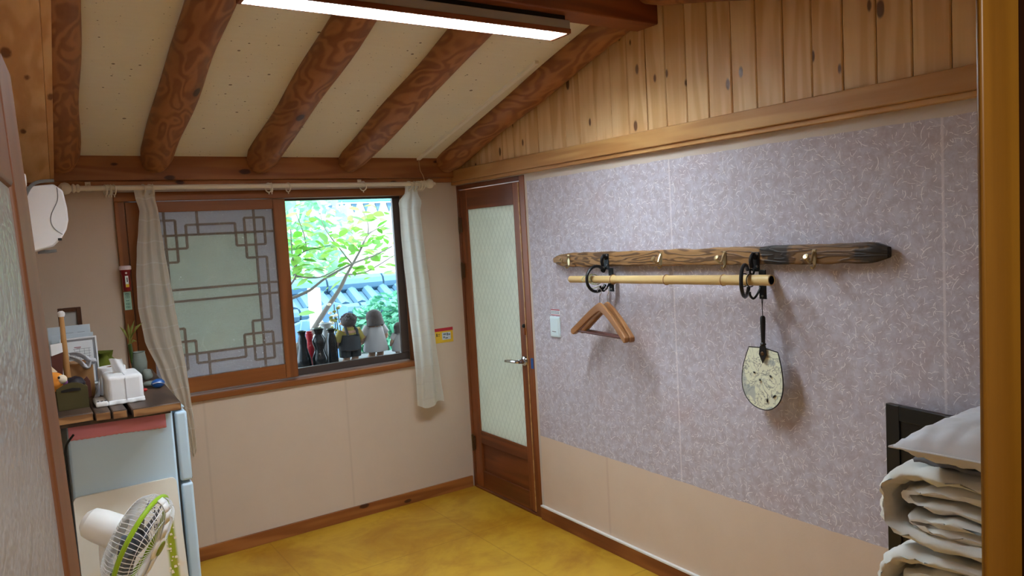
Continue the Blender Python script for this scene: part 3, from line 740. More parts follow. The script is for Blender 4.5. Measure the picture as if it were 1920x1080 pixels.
def curtain(name, rows, folds, amp, mat, label, seed, ybase=-0.085):
    zs = [r[0] for r in rows]
    def lerp(z, k):
        for i in range(len(rows)-1):
            a, c = rows[i], rows[i+1]
            if a[0] >= z >= c[0]:
                t = (a[0]-z)/(a[0]-c[0]); t = t*t*(3-2*t)*0.4+t*0.6
                return a[k]+(c[k]-a[k])*t
        return rows[-1][k]
    ztop, zbot = zs[0], zs[-1]
    def fn(u, v):
        z = ztop+(zbot-ztop)*v
        xl, xr = lerp(z, 1), lerp(z, 2)
        wob = 0.10*math.sin(3.1*v+seed)*u*(1-u)
        x = xl+(xr-xl)*(u+wob)
        ph = folds*2*PI*(u+0.05*math.sin(v*4+seed))
        a = amp*(0.55+0.45*min(1, v*3))
        y = ybase-0.012+a*math.sin(ph+seed)+a*0.25*math.sin(1.7*ph+v*5+seed)
        z2 = z+(0.018*math.sin(u*7+seed) if v > 0.97 else 0)+0.004*math.sin(9*u+11*v)
        if v < 0.06: y = ybase-0.012+(y-ybase+0.012)*0.5
        return Vector((x, min(y, -0.036), z2))
    mb = MB().grid(fn, 90, 70, lambda u, v: (u*0.55, v*1.4))
    return obj(name, mb, mat, smooth=80, label=label, cat='curtain')
def rows_px(lst, y=-0.1):
    return [(at_y(l[0], l[1], y).z, at_y(l[0], l[1], y).x, at_y(r[0], r[1], y).x) for l, r in lst]
curtain('curtain', rows_px([((250,352),(291,352)), ((254,372),(291,372)), ((262,395),(297,395)), ((260,430),(303,432)), ((257,470),(309,470)), ((256,520),(318,520)), ((259,575),(328,575)), ((272,640),(340,640)), ((300,700),(351,700)), ((322,750),(358,750)), ((340,800),(365,800)), ((354,852),(370,852))]),
        3, 0.009, 'curtain', 'cream checked curtain hanging diagonally by the frosted sash beside the table', 0.4)
curtain('curtain', rows_px([((760,345),(783,345)), ((760,362),(783,362)), ((748,379),(790,373)), ((750,395),(787,392)), ((753,440),(792,440)), ((757,480),(797,480)), ((764,540),(805,540)), ((770,600),(812,600)), ((776,650),(817,650)), ((781,700),(824,700)), ((785,765),(833,762))]),
        2.4, 0.010, 'curtainw', 'white checked curtain gathered at the clear end of the window', 2.0)

# ================================================================== THINGS ON THE BACK WALL
fx = -1.936
tq = thing('flashlight', 'dark red emergency torch with pale cap on the window frame', 'flashlight', (fx, -0.022, 1.47))
obj('torch_body', MB().lathe([(0.016, 0.0), (0.018, 0.01), (0.018, 0.07), (0.024, 0.095), (0.026, 0.105)], (fx, -0.046, 1.468), (0,0,1), 18), 'darkred', tq)
obj('torch_cap', MB().lathe([(0.028, 0), (0.028, 0.016), (0.024, 0.02)], (fx, -0.046, 1.573), (0,0,1), 18), 'torchcap', tq)
obj('torch_label', B(fx-0.006, fx+0.008, -0.0665, -0.0635, 1.487, 1.543), 'paper', tq)
obj('torch_label_mark', B(fx-0.006, fx+0.009, -0.0675, -0.066, 1.487, 1.502), 'yellow', tq)
obj('torch_label_mark', B(fx+0.000, fx+0.004, -0.0675, -0.066, 1.512, 1.535), 'blackprint', tq)
obj('torch_button', MB().lathe([(0.005, 0), (0.004, 0.003)], (fx, -0.069, 1.557), (0,-1,0), 10), 'torchcap', tq)
lb = obj('label_sticker', B(fx-0.015, fx+0.018, -0.0245, -0.0222, 1.372, 1.462), 'mint', label='mint green sticker with teal vertical lettering below the red torch', cat='sticker', bevel=0.0005)
m = MB()
for k, zc in enumerate((1.45, 1.436, 1.418, 1.402, 1.386)):
    if k == 2:
        m.box(fx-0.004, fx+0.006, -0.0262, -0.0244, zc-0.0008, zc+0.0008); m.box(fx-0.004, fx-0.0024, -0.0262, -0.0244, zc-0.004, zc+0.004); m.box(fx+0.0044, fx+0.006, -0.0262, -0.0244, zc-0.004, zc+0.004)
    else:
        m.box(fx-0.007, fx+0.009, -0.0262, -0.0244, zc+0.0035, zc+0.005); m.box(fx-0.007, fx+0.009, -0.0262, -0.0244, zc-0.005, zc-0.0035)
        m.box(fx-0.007, fx-0.0055, -0.0262, -0.0244, zc-0.005, zc+0.005); m.box(fx+0.0005, fx+0.002, -0.0262, -0.0244, zc-0.005, zc+0.005); m.box(fx+0.0075, fx+0.009, -0.0262, -0.0244, zc-0.005, zc+0.005)
obj('lettering', m, 'teal', lb, smooth=0)
ws = obj('notice_sticker', B(-0.225, -0.088, -0.003, -0.0005, 0.972, 1.066), 'yellow', label='yellow notice sticker with a red top band beside the white curtain', cat='sticker')
obj('notice_band', B(-0.225, -0.088, -0.0045, -0.003, 1.046, 1.066), 'redprint', ws, smooth=0)
obj('notice_box', B(-0.168, -0.106, -0.0045, -0.003, 0.99, 1.036), 'paperb', ws, smooth=0)
m = MB()
for q in ((-0.16, -0.14, 1.02, 1.03), (-0.135, -0.125, 1.015, 1.032), (-0.122, -0.110, 1.016, 1.026), (-0.16, -0.15, 1.0, 1.012), (-0.146, -0.128, 0.996, 1.004)): m.box(q[0], q[1], -0.006, -0.0045, q[2], q[3])
obj('notice_drawing', m, 'ink', ws, smooth=0)
m = MB(); m.box(-0.208, -0.202, -0.0045, -0.003, 1.014, 1.034); m.box(-0.196, -0.184, -0.0045, -0.003, 1.026, 1.029); m.box(-0.196, -0.186, -0.0045, -0.003, 1.016, 1.019)
obj('lettering', m, 'blackprint', ws, smooth=0)

# ================================================================== AIR CONDITIONER
ACY0, ACY1 = -1.0, -0.25
prof = [(XL, 1.70), (-2.335, 1.676), (-2.272, 1.693), (-2.245, 1.719), (-2.225, 1.753), (-2.217, 1.785), (-2.217, 1.83), (-2.225, 1.894), (-2.252, 1.918), (-2.306, 1.913), (XL, 1.90)]
ac = thing('air_conditioner', 'white wall air conditioner high in the left corner above the table', 'air conditioner', (XL, -0.6, 1.68))
obj('body', MB().prism([(x, ACY0, z) for x, z in prof], (0, ACY1-ACY0, 0)), 'acwhite', ac, bevel=0.006, smooth=40)
seam = smooth_path([(-2.243, ACY0-0.0015, 1.906), (-2.245, ACY0-0.0015, 1.86), (-2.268, ACY0-0.0015, 1.81), (-2.272, ACY0-0.0015, 1.78), (-2.262, ACY0-0.0015, 1.755), (-2.240, ACY0-0.0015, 1.735)])
obj('panel_seam', MB().tube(seam, 0.0015, 5), 'greypl', ac)
obj('air_flap', B(-2.30, -2.262, ACY0+0.03, ACY1-0.03, 1.672, 1.682), 'greypl', ac)
obj('flap_end', B(-2.256, -2.244, ACY0-0.003, ACY0+0.01, 1.713, 1.722), 'blackmat', ac)
obj('pipe_cover', B(XL, -2.335, -1.07, -1.0, 1.905, 1.95), 'white', ac, bevel=0.006)
obj('pipe', MB().tube(smooth_path([(-2.25, -1.006, 1.93), (-2.30, -1.006, 1.925), (-2.33, -1.006, 1.90), (-2.36, -1.008, 1.83)]), 0.006, 8), 'greypl', ac)

# ================================================================== TABLE ON THE FRIDGE
TZ = 1.10
tb = thing('rustic_table', 'dark rustic plank table top over the fridge by the left wall', 'table', (-2.15, -0.75, 0))
for (x0, x1, y0) in ((XL+0.005, -2.212, -1.175), (-2.209, -2.160, -1.205), (-2.157, -2.110, -1.222), (-2.096, -1.936, -1.245)):
    n = 10; pts = []
    x1b = x1+0.045 if x1 > -2 else x1
    obj('plank', MB().prism([(x0, y0, TZ-0.03), (x1, y0-0.004, TZ-0.03), (x1b, -0.28, TZ-0.03), (x0, -0.28, TZ-0.03)], (0,0,0.03)), 'rustic', tb, bevel=0.004)
    obj('end_grain', MB().prism([(x0+0.003, y0-0.001, TZ-0.027), (x1-0.003, y0-0.005, TZ-0.027), (x1-0.003, y0-0.005, TZ-0.003), (x0+0.003, y0-0.001, TZ-0.003)], (0, -0.003, 0)), 'rusticend', tb, smooth=0, label='pale sawn plank end')
obj('under_board', MB().prism([(XL+0.01, -1.14, 1.055), (-1.965, -1.20, 1.055), (-1.965, -0.32, 1.055), (XL+0.01, -0.32, 1.055)], (0,0,0.0145)), 'rustic', tb, bevel=0.002)
for y in (-1.10, -0.36):
    obj('leg', B(XL+0.045, XL+0.085, y-0.02, y+0.02, 0, 1.055), 'blackmat', tb, bevel=0.002)

# fridge
fg = thing('refrigerator', 'white two door fridge tinted with blue window light under the table', 'refrigerator', (-2.1, -0.82, 0))
FX0, FX1, FY0, FY1, FZ = -2.295, -1.945, -1.10, -0.60, 1.047
obj('body', B(FX0, FX1, FY0, FY1, 0.03, FZ), 'fridge', fg, bevel=0.008)
obj('seal', B(FX1, FX1+0.008, FY0+0.012, FY1-0.012, 0.06, FZ-0.02), 'fridged', fg, label='dark gasket gap')
d_ = obj('door', B(FX1+0.008, FX1+0.052, FY0, FY1, 0.762, FZ-0.012), 'fridge', fg, bevel=0.010, seg=3)
obj('handle_groove', B(FX1+0.030, FX1+0.054, FY0+0.02, FY1-0.02, 0.764, 0.776), 'fridged', d_)
obj('door', B(FX1+0.008, FX1+0.052, FY0, FY1, 0.05, 0.752), 'fridge', fg, bevel=0.010, seg=3)
obj('hinge_cap', B(FX1-0.035, FX1+0.045, FY0+0.005, FY0+0.06, FZ, FZ+0.007), 'fridge', fg, bevel=0.003)
for x in (FX0+0.04, FX1-0.04):
    obj('foot', MB().lathe([(0.015, 0), (0.015, 0.03)], (x, FY0+0.05, 0), (0,0,1), 12), 'blackmat', fg)
    obj('foot', MB().lathe([(0.015, 0), (0.015, 0.03)], (x, FY1-0.05, 0), (0,0,1), 12), 'blackmat', fg)
# pink cloth draped over the fridge top
def pk(u, v):
    x = FX0+0.004+(FX1-0.03-FX0)*u; s = v*0.42
    drop = 0.060+0.0012*math.sin(u*110)+0.012*(u-0.5)
    if s < 0.34: return Vector((x, FY1+0.1-(FY1+0.1-FY0+0.004)*s/0.34, FZ+0.004))
    t = (s-0.34)/0.08; return Vector((x, FY0-0.005-0.004*math.sin(u*9)*t, FZ+0.004-drop*t))
obj('pink_cloth', MB().grid(pk, 40, 20, lambda u, v: (u, v)), 'pink', smooth=60, solid=0.003, label='pink towel laid over the fridge top and hanging down its side', cat='towel')
# cable behind
obj('power_cord', MB().tube(smooth_path([(FX0+0.02, FY0-0.016, 1.02), (FX0-0.008, -1.118, 0.98), (FX0-0.010, -1.122, 0.92), (FX0-0.010, -1.124, 0.80), (FX0-0.010, -1.124, 0.4), (FX0-0.010, -1.124, 0.005)]), 0.004, 6), 'blackmat', label='thin black power cord hanging beside the fridge', cat='cord')

# tray leaning on the fridge side
TR = []
tx0, tx1, tz1 = -2.298, -1.955, 0.79
def tr(x, z, off=0.0):
    t = (tz1-z)/tz1
    return Vector((x, FY0-0.016-0.16*t-off, z))
pts = []
for cx_, cz_, a0 in ((tx1-0.018, tz1-0.018, 0), (tx0+0.018, tz1-0.018, 90), (tx0+0.018, 0.018, 180), (tx1-0.018, 0.018, 270)):
    for k in range(5):
        a = math.radians(a0+k*22.5); pts.append(tr(cx_+0.018*math.cos(a), cz_+0.018*math.sin(a)))
ty = obj('folding_tray', MB().prism(pts, (0, 0.013, 0)), 'tray', label='white panel with green bamboo print leaning on the fridge side', cat='tray')
ORGT = ORG[ty.name]
m = MB()
for x, z, w_, h_ in ((-2.226, 0.705, 0.016, 0.004), (-2.222, 0.709, 0.004, 0.005), (-2.216, 0.703, 0.01, 0.003)):
    m.prism([tr(x, z, 0.001), tr(x+w_, z, 0.001), tr(x+w_, z+h_, 0.001), tr(x, z+h_, 0.001)], (0, -0.001, 0))
obj('lettering', m, 'blackprint', ty, smooth=0)
m = MB()
for q in ((288, 958, 7, 2), (292, 961, 2, 9), (287, 966, 8, 2), (291, 972, 7, 2), (289, 974, 2, 7), (291, 980, 7, 2), (292, 987, 6, 2), (291, 989, 2, 6), (296, 989, 2, 6), (292, 996, 6, 2), (299, 1000, 2, 6)):
    a = at_y(q[0], q[1], FY0-0.075); k = 0.0016
    m.prism([tr(a.x, a.z, 0.001), tr(a.x+q[2]*k, a.z, 0.001), tr(a.x+q[2]*k, a.z-q[3]*k, 0.001), tr(a.x, a.z-q[3]*k, 0.001)], (0, -0.001, 0))
obj('brush_writing', m, 'blackprint', ty, smooth=0)
m = MB()
for k in range(26):
    x = -2.02+random.random()*0.035; z = 0.34+random.random()*0.28; h_ = 0.004+random.random()*0.005
    m.prism([tr(x, z, 0.001), tr(x+h_*1.3, z, 0.001), tr(x+h_, z+h_, 0.001), tr(x, z+h_, 0.001)], (0, -0.001, 0))
obj('blossom_print', m, 'cream', ty, smooth=0, kind='stuff')

# ---------------- electric fan
n_im = Vector((0.94, 0.35)); n_im.normalize()
vd = ray(265, 1015).normalized()
e1 = RIGHT*n_im.x - UP*n_im.y; e1 = (e1 - vd*e1.dot(vd)).normalized()
AX = (e1*0.972 - vd*0.235).normalized()                     # fan axis, towards its front
FC = at_y(265, 1015, -1.52); RAD = 0.150
e2 = AX.orthogonal().normalized(); e2 = (Vector((0,0,1)) - AX*AX.z).normalized(); e3 = AX.cross(e2)
ff = thing('electric_fan', 'small white electric fan with lime green rim in front of the fridge', 'fan', (FC.x-0.09, FC.y, 0))
def fp(r, a, h): return FC + AX*h + (e2*math.cos(a)+e3*math.sin(a))*r
rim_ = obj('rim', MB().tube([fp(RAD, 2*PI*k/48, 0) for k in range(48)], 0.008, 8, closed=True), 'lime', ff, label='lime green rim')
rim_.scale = (1,1,1)
m = MB()
prof_f = [(0.150, 0.003), (0.146, 0.022), (0.128, 0.040), (0.09, 0.050), (0.035, 0.054)]
prof_b = [(0.150, -0.003), (0.147, -0.03), (0.13, -0.055), (0.09, -0.068), (0.05, -0.07)]
for k in range(60):
    a = 2*PI*k/60
    m.tube([fp(r, a+0.30*(0.15-r)/0.15, h) for r, h in prof_f], 0.0013, 4, cap=False)
for r_, h_ in ((0.135, 0.034), (0.10, 0.048)): m.tube([fp(r_, 2*PI*k/40, h_) for k in range(40)], 0.0013, 4, closed=True)
obj('front_grill', m, 'wire', ff, kind='stuff', smooth=60)
m = MB()
for k in range(60):
    a = 2*PI*k/60; m.tube([fp(r, a, h) for r, h in prof_b], 0.0011, 4, cap=False)
m.tube([fp(0.125, 2*PI*k/40, -0.058) for k in range(40)], 0.0013, 4, closed=True)
obj('back_grill', m, 'wire', ff, kind='stuff', smooth=60)
hub = obj('hub_cover', MB().lathe([(0.040, 0.050), (0.040, 0.058), (0.030, 0.064), (0.0, 0.066)], FC, AX, 28), 'white', ff)
obj('emblem', MB().lathe([(0.026, 0.0655), (0.024, 0.0685), (0.0, 0.0695)], FC, AX, 24), 'limedark', hub, label='olive green round badge')
m = MB()
for sgn in (1, -1):
    vs = []; q = []
    for i, (r, h) in enumerate([(0.030, 0.060), (0.09, 0.055), (0.128, 0.045), (0.147, 0.026), (0.154, 0.006)]):
        wd_ = 0.036 ; a = wd_/max(r, 0.03)*0.5
        q.append((fp(r, (0 if sgn > 0 else PI)-a*1.0, h), fp(r, (0 if sgn > 0 else PI)+a*1.0, h)))
    m = MB()
    for i in range(len(q)-1): m.add([q[i][0], q[i][1], q[i+1][1], q[i+1][0]], [(0,1,2,3)])
    obj('grill_band', m, 'white', ff, solid=0.004, smooth=60)
for k in range(5):
    a0 = 2*PI*k/5
    def bl(u, v, a0=a0):
        r = 0.028+0.105*v; a = a0+(u-0.5)*(0.75+0.25*v)+0.35*v; return fp(r, a, -0.012+(u-0.5)*0.032)
    obj('blade', MB().grid(bl, 6, 6), 'blade', ff, solid=0.002, smooth=60)
obj('blade_hub', MB().lathe([(0.028, -0.035), (0.030, -0.01), (0.026, 0.012), (0.0, 0.02)], FC, AX, 20), 'blade', ff)
obj('motor_housing', MB().lathe([(0.0, -0.195), (0.030, -0.192), (0.047, -0.175), (0.053, -0.14), (0.055, -0.09), (0.050, -0.072), (0.0, -0.070)], FC, AX, 26, cap=False), 'white', ff)
mc = FC - AX*0.125
obj('neck', MB().tube(smooth_path([mc - Vector((0,0,0.045)), mc - Vector((0.004,0,0.10)), Vector((mc.x-0.004, mc.y, 0.50))]), 0.020, 14), 'white', ff)
obj('pole', MB().tube([(mc.x-0.004, mc.y, 0.05), (mc.x-0.004, mc.y, 0.5)], 0.013, 14), 'white', ff)
obj('base', MB().lathe([(0.15, 0), (0.155, 0.012), (0.14, 0.026), (0.06, 0.036), (0.03, 0.06), (0.02, 0.075)], (mc.x-0.004+0.02, mc.y-0.0, 0), (0,0,1), 32), 'white', ff)

# ================================================================== THINGS ON THE TABLE
# olive felt basket
bk = thing('felt_basket', 'olive felt storage basket with a slot handle at the table front', 'basket', (-2.265, -0.98, TZ))
bw, by0, by1 = 0.052, -1.06, -0.92
def bprof(t):   # arched top edge, t in -1..1
    return 0.076+0.022*(1-t*t)
n = 14; xs = [-2.315+0.105*i/n for i in range(n+1)]
for y0 in (by0, by1):
    pts = [(-2.310, y0, TZ), (-2.216, y0, TZ)]+[(-2.213-0.100*i/n, y0, TZ+bprof(-1+2*i/n)) for i in range(n+1)]
    obj('side', MB().prism(pts, (0, 0.005, 0)), 'felt', bk, bevel=0.001)
    obj('slot', MB().prism([(-2.298, y0-0.001, TZ+0.066), (-2.236, y0-0.001, TZ+0.066), (-2.236, y0-0.001, TZ+0.075), (-2.262, y0-0.001, TZ+0.079), (-2.298, y0-0.001, TZ+0.074)], (0, -0.0012, 0)), 'blackmat', bk, label='dark handle slot')
obj('side', B(-2.311, -2.306, by0+0.005, by1, TZ, TZ+0.075), 'felt', bk); obj('side', B(-2.218, -2.213, by0+0.005, by1, TZ, TZ+0.075), 'felt', bk)
obj('base', B(-2.306, -2.218, by0+0.005, by1, TZ, TZ+0.005), 'felt', bk)
# plush toy, dark cloth, wallet in the basket
py_ = -1.0
c = at_y(103, 716, py_)
pt = thing('plush_toy', 'orange plush toy with a cream muzzle in the felt basket', 'toy', (c.x, py_, c.z-0.03))
obj('head', MB().ell((c.x-0.006, py_, c.z), (0.040, 0.034, 0.036), 18, 12), 'orange', pt)
obj('muzzle', MB().ell((c.x+0.022, py_-0.018, c.z+0.008), (0.017, 0.016, 0.017), 14, 10), 'cream', pt)
obj('eye', MB().ell((c.x+0.012, py_-0.036, c.z+0.018), (0.004, 0.003, 0.005), 10, 6), 'blackprint', pt)
obj('ear', MB().prism([(c.x-0.03, py_, c.z+0.03), (c.x+0.012, py_, c.z+0.034), (c.x-0.028, py_, c.z+0.085)], (0, 0.006, 0)), 'cream', pt, bevel=0.002)
c = at_y(142, 714, -0.985)
m = MB().ell((c.x-0.002, -0.985, c.z-0.008), (0.034, 0.03, 0.022), 20, 12)
for v in m.v: v += Vector((0, 0, 0.008*nz(v, 60)))
dc = obj('dark_cloth', m, 'navy', label='dark navy crumpled cloth with a purple roll in the basket', cat='cloth')
obj('purple_roll', MB().lathe([(0.008, 0), (0.011, 0.002), (0.011, 0.02)], at_y(121, 717, -1.02), (0,1,0), 12), 'purple', dc, label='purple rolled end')
c = at_y(163, 717, -0.97)
obj('leather_wallet', MB().prism([(c.x-0.022, -0.97, TZ+0.02), (c.x+0.012, -0.97, TZ+0.02), (c.x+0.012, -0.97, c.z+0.004), (c.x+0.002, -0.97, c.z+0.024), (c.x-0.014, -0.97, c.z+0.008)], (0, 0.012, 0)), 'maroon', bevel=0.002, label='dark red leather pouch upright at the right end of the basket', cat='pouch')
# kraft gift box with ribbon
c0 = at_y(126, 718, -0.82); c1 = at_y(173, 676, -0.82)
gb = thing('gift_box', 'brown kraft gift box tied with a pale grey ribbon bow behind the basket', 'box', ((c0.x+c1.x)/2, -0.80, TZ))
obj('box', B(c0.x, c1.x, -0.84, -0.72, TZ, c1.z-0.004), 'kraft', gb, bevel=0.004)
bc = at_y(124, 668, -0.85)
obj('knot', MB().ell(bc, (0.013, 0.012, 0.015), 14, 10), 'ribbon', gb)
def ribbon(pxs, w_, y=-0.855):
    P = smooth_path([at_y(a, b_, y) for a, b_ in pxs], 5)
    def fn(u, v):
        i = v*(len(P)-1); k = int(min(i, len(P)-2)); p = P[k].lerp(P[k+1], i-k)
        t = (P[k+1]-P[k]).normalized(); s = t.cross(Vector((0,1,0))).normalized()
        return p + s*(u-0.5)*w_ + Vector((0, 0.012*math.sin(v*5+u*3), 0))
    obj('ribbon', MB().grid(fn, 4, len(P)-1), 'ribbon', gb, solid=0.002, smooth=70)
ribbon([(124,667),(140,664),(155,667),(166,674),(178,676),(170,681)], 0.017)
ribbon([(124,670),(138,673),(150,678),(158,686),(165,687),(166,678)], 0.015)
ribbon([(122,672),(114,680),(109,690)], 0.013)
ribbon([(125,674),(121,684),(120,694)], 0.012)
# frames and papers behind
def leaned(name, px0, py0, px1, py1, y, mat, label, cat, th=0.006, zb=TZ, lean=0.03):
    a = at_y(px0, py0, y); c = at_y(px1, py1, y)
    return a, c
pf = thing('document_frame', 'silver framed white price sheet standing behind the gift box', 'frame', (-2.2, -0.5, TZ))
a = at_y(112, 629, -0.50); c = at_y(180, 629, -0.50); zt_ = c.z; x0_, x1_ = -2.262, c.x
obj('board', B(x0_, x1_, -0.50, -0.492, TZ, zt_), 'silver', pf)
obj('sheet', B(x0_+0.016, x1_-0.016, -0.503, -0.5005, TZ+0.012, zt_-0.016), 'paper', pf, smooth=0)
for q in ((x0_, x0_+0.006, TZ, zt_), (x1_-0.006, x1_, TZ, zt_), (x0_+0.006, x1_-0.006, zt_-0.006, zt_), (x0_+0.006, x1_-0.006, TZ, TZ+0.006)):
    obj('frame_edge', B(q[0], q[1], -0.508, -0.5, q[2], q[3]), 'paper', pf)
m = MB()
for k in range(10):
    z = zt_-0.05-k*0.011; m.box(x0_+0.045, x1_-0.025, -0.5036, -0.503, z, z+0.0012)
for k in range(5): x = x0_+0.05+k*0.018; m.box(x, x+0.001, -0.5036, -0.503, TZ+0.03, zt_-0.05)
obj('ruled_table', m, 'ink', pf, smooth=0)
m = MB(); m.box(x0_+0.05, x0_+0.075, -0.5037, -0.503, zt_-0.044, zt_-0.040); m.box(x0_+0.058, x0_+0.072, -0.5037, -0.503, zt_-0.048, zt_-0.046)
obj('lettering', m, 'inkp', pf, smooth=0)
a = at_y(92, 607, -0.44); c = at_y(168, 607, -0.44)
lf2 = obj('leaflet', B(-2.30, c.x, -0.445, -0.441, TZ, c.z), 'paperb', label='pale printed leaflet standing between the silver frame and brown frame', cat='leaflet')
m = MB()
for q in ((-0.10, -0.065, 0.03), (-0.10, -0.07, 0.036), (-0.05, -0.022, 0.03), (-0.048, -0.02, 0.037)): m.box(c.x+q[0], c.x+q[1], -0.4462, -0.445, c.z-q[2]-0.0012, c.z-q[2])
obj('lettering', m, 'ink', lf2, smooth=0)
obj('leaflet', B(-2.29, at_y(174, 622, -0.47).x, -0.475, -0.471, TZ, at_y(174, 622, -0.47).z), 'paperb', label='blue grey card just behind the silver framed sheet', cat='leaflet')
a = at_y(107, 575, -0.36); c = at_y(151, 575, -0.36)
bf = thing('picture_frame', 'small dark brown picture frame with grey mat at the table back', 'frame', ((a.x+c.x)/2, -0.36, TZ))
zt_ = c.z; fw = 0.018
obj('mat', B(a.x+fw, c.x-fw, -0.362, -0.355, TZ+fw, zt_-fw), 'matgrey', bf, smooth=0)
for q in ((a.x, a.x+fw, TZ, zt_), (c.x-fw, c.x, TZ, zt_), (a.x+fw, c.x-fw, zt_-fw, zt_), (a.x+fw, c.x-fw, TZ, TZ+fw)):
    obj('frame_edge', B(q[0], q[1], -0.372, -0.352, q[2], q[3]), 'frameb', bf, bevel=0.002)
# wooden stick with white cap standing in the basket back
p0 = at_y(124, 684, -0.90); p1 = at_y(115, 592, -0.90)
st = thing('back_scratcher', 'light wooden stick with white knob standing up behind the basket', 'stick', (p0.x, -0.90, p0.z))
obj('stick_body', MB().tube([Vector((p0.x+0.004, -0.90, TZ)), p0, p0.lerp(p1, 0.5), p1], [0.0115, 0.0115, 0.0095, 0.0075], 12), 'stick', st)
obj('knob', MB().lathe([(0.010, -0.004), (0.0125, 0.004), (0.012, 0.012), (0.006, 0.018)], p1, (0,0,1), 14), 'white', st)
# small white tag card
a = at_y(95, 657, -0.93)
tc = obj('tag_card', MB().prism([at_y(94,647,-0.93), at_y(116,643,-0.93), at_y(118,660,-0.93), at_y(108,664,-0.93), at_y(97,668,-0.93)], (0, 0.003, 0)), 'paper', label='small white fabric tag beside the wooden stick', cat='tag')
obj('holder', MB().prism([at_y(95,668,-0.925), at_y(118,660,-0.925), (at_y(112,700,-0.925).x, -0.925, TZ), (at_y(100,700,-0.925).x, -0.925, TZ)], (0, 0.003, 0)), 'maroon', tc)
# olive drawstring pouch
pb = thing('drawstring_pouch', 'olive green drawstring pouch between the frames and the tissue box', 'pouch', (-2.08, -0.42, TZ))
q0 = at_y(184, 692, -0.42); q1 = at_y(214, 692, -0.42); qt = at_y(199, 661, -0.42)
m = MB().lathe([(0.050, 0), (0.062, 0.015), (0.060, 0.04), (0.044, 0.075), (0.024, 0.093), (0.026, 0.105), (0.036, qt.z-TZ+0.004)], ((q0.x+q1.x)/2, -0.42, TZ), (0,0,1), 26)
for v in m.v:
    if v.z > TZ+0.005: v += Vector((0.012*nz(v, 45), 0.012*nz(v, 50), 0.010*nz(v, 40)))
obj('bag', m, 'pouch', pb, smooth=60)
obj('drawstring', MB().tube([((q0.x+q1.x)/2+0.018*math.cos(2*PI*k/16), -0.42+0.018*math.sin(2*PI*k/16), TZ+0.094) for k in range(16)], 0.003, 6, closed=True), 'felt', pb)
# toilet roll
rr_ = at_z(190, 738, TZ)
rl = thing('paper_roll', 'white toilet paper roll standing behind the tissue box cover', 'paper roll', (-2.122, -0.80, TZ))
obj('roll', MB().lathe([(0.018, 0.108), (0.048, 0.108), (0.050, 0.105), (0.050, 0.003), (0.048, 0), (0.018, 0), (0.018, 0.108)], (-2.110, -0.83, TZ), (0,0,1), 28, cap=False), 'tissuecloth', rl)
obj('core', MB().lathe([(0.0178, 0.001), (0.0178, 0.107)], (-2.110, -0.83, TZ), (0,0,1), 20, cap=False), 'kraft', rl)
obj('loose_sheet', MB().prism([(-2.163, -0.86, TZ+0.001), (-2.190, -0.93, TZ+0.003), (-2.168, -0.92, TZ+0.05), (-2.158, -0.86, TZ+0.07)], (0.001, 0.002, 0)), 'tissue', rl)
# tissue box cover
tcx0, tcx1, tcy0, tcy1 = -2.155, -2.035, -1.105, -0.93
tbx = thing('tissue_box_cover', 'white quilted fabric tissue box cover at the table front edge', 'tissue box', (-2.095, -1.02, TZ))
def rbox(u, v):
    pass
m = B(tcx0, tcx1, tcy0, tcy1, TZ+0.004, TZ+0.105)
bo = obj('cover', m, 'tissuecloth', tbx, bevel=0.014, seg=4)
def hem(u, v):
    P = [(tcx0,tcy0),(tcx1,tcy0),(tcx1,tcy1),(tcx0,tcy1)]; k = int(min(u*4, 3.999)); t = u*4-k
    a, c = Vector(P[k]), Vector(P[(k+1)%4]); p = a.lerp(c, t); ctr = Vector(((tcx0+tcx1)/2, (tcy0+tcy1)/2)); d = (p-ctr).normalized()
    p = p + d*((0.004+0.003*math.sin(u*90))*(1-v)-0.001)
    return Vector((p.x, p.y, TZ+0.001+0.016*v))
obj('ruffled_hem', MB().grid(hem, 120, 3), 'tissuecloth', tbx, solid=0.0015, smooth=70)
obj('seam', MB().box((tcx0+tcx1)/2-0.001, (tcx0+tcx1)/2+0.001, tcy0-0.0016, tcy0+0.001, TZ+0.012, TZ+0.096).box((tcx0+tcx1)/2-0.001, (tcx0+tcx1)/2+0.001, tcy0+0.01, tcy1-0.01, TZ+0.104, TZ+0.1062), 'ribbon', tbx)
def tis(u, v):
    x = (tcx0+tcx1)/2-0.004+(u-0.5)*(0.050-0.022*v+0.016*v*v)-0.012*v; y = -1.02+0.014*math.sin(u*7+v*2)*(1-0.4*v); z = TZ+0.100+0.062*v+0.004*math.sin(u*5+1)*v-0.010*abs(u-0.5)*v
    return Vector((x, y, z))
obj('tissue', MB().grid(tis, 14, 12), 'tissue', tbx, smooth=80)
# remote control
rc = thing('remote_control', 'white remote control lying left of the tissue box', 'remote control', (-2.176, -1.05, TZ))
obj('body', B(-2.197, -2.157, -1.115, -0.985, TZ+0.0005, TZ+0.019), 'white', rc, bevel=0.006, seg=3)
for k in range(3): obj('button', B(-2.192+k*0.0125, -2.184+k*0.0125, -1.098, -1.088, TZ+0.0185, TZ+0.0205), 'fridged', rc)
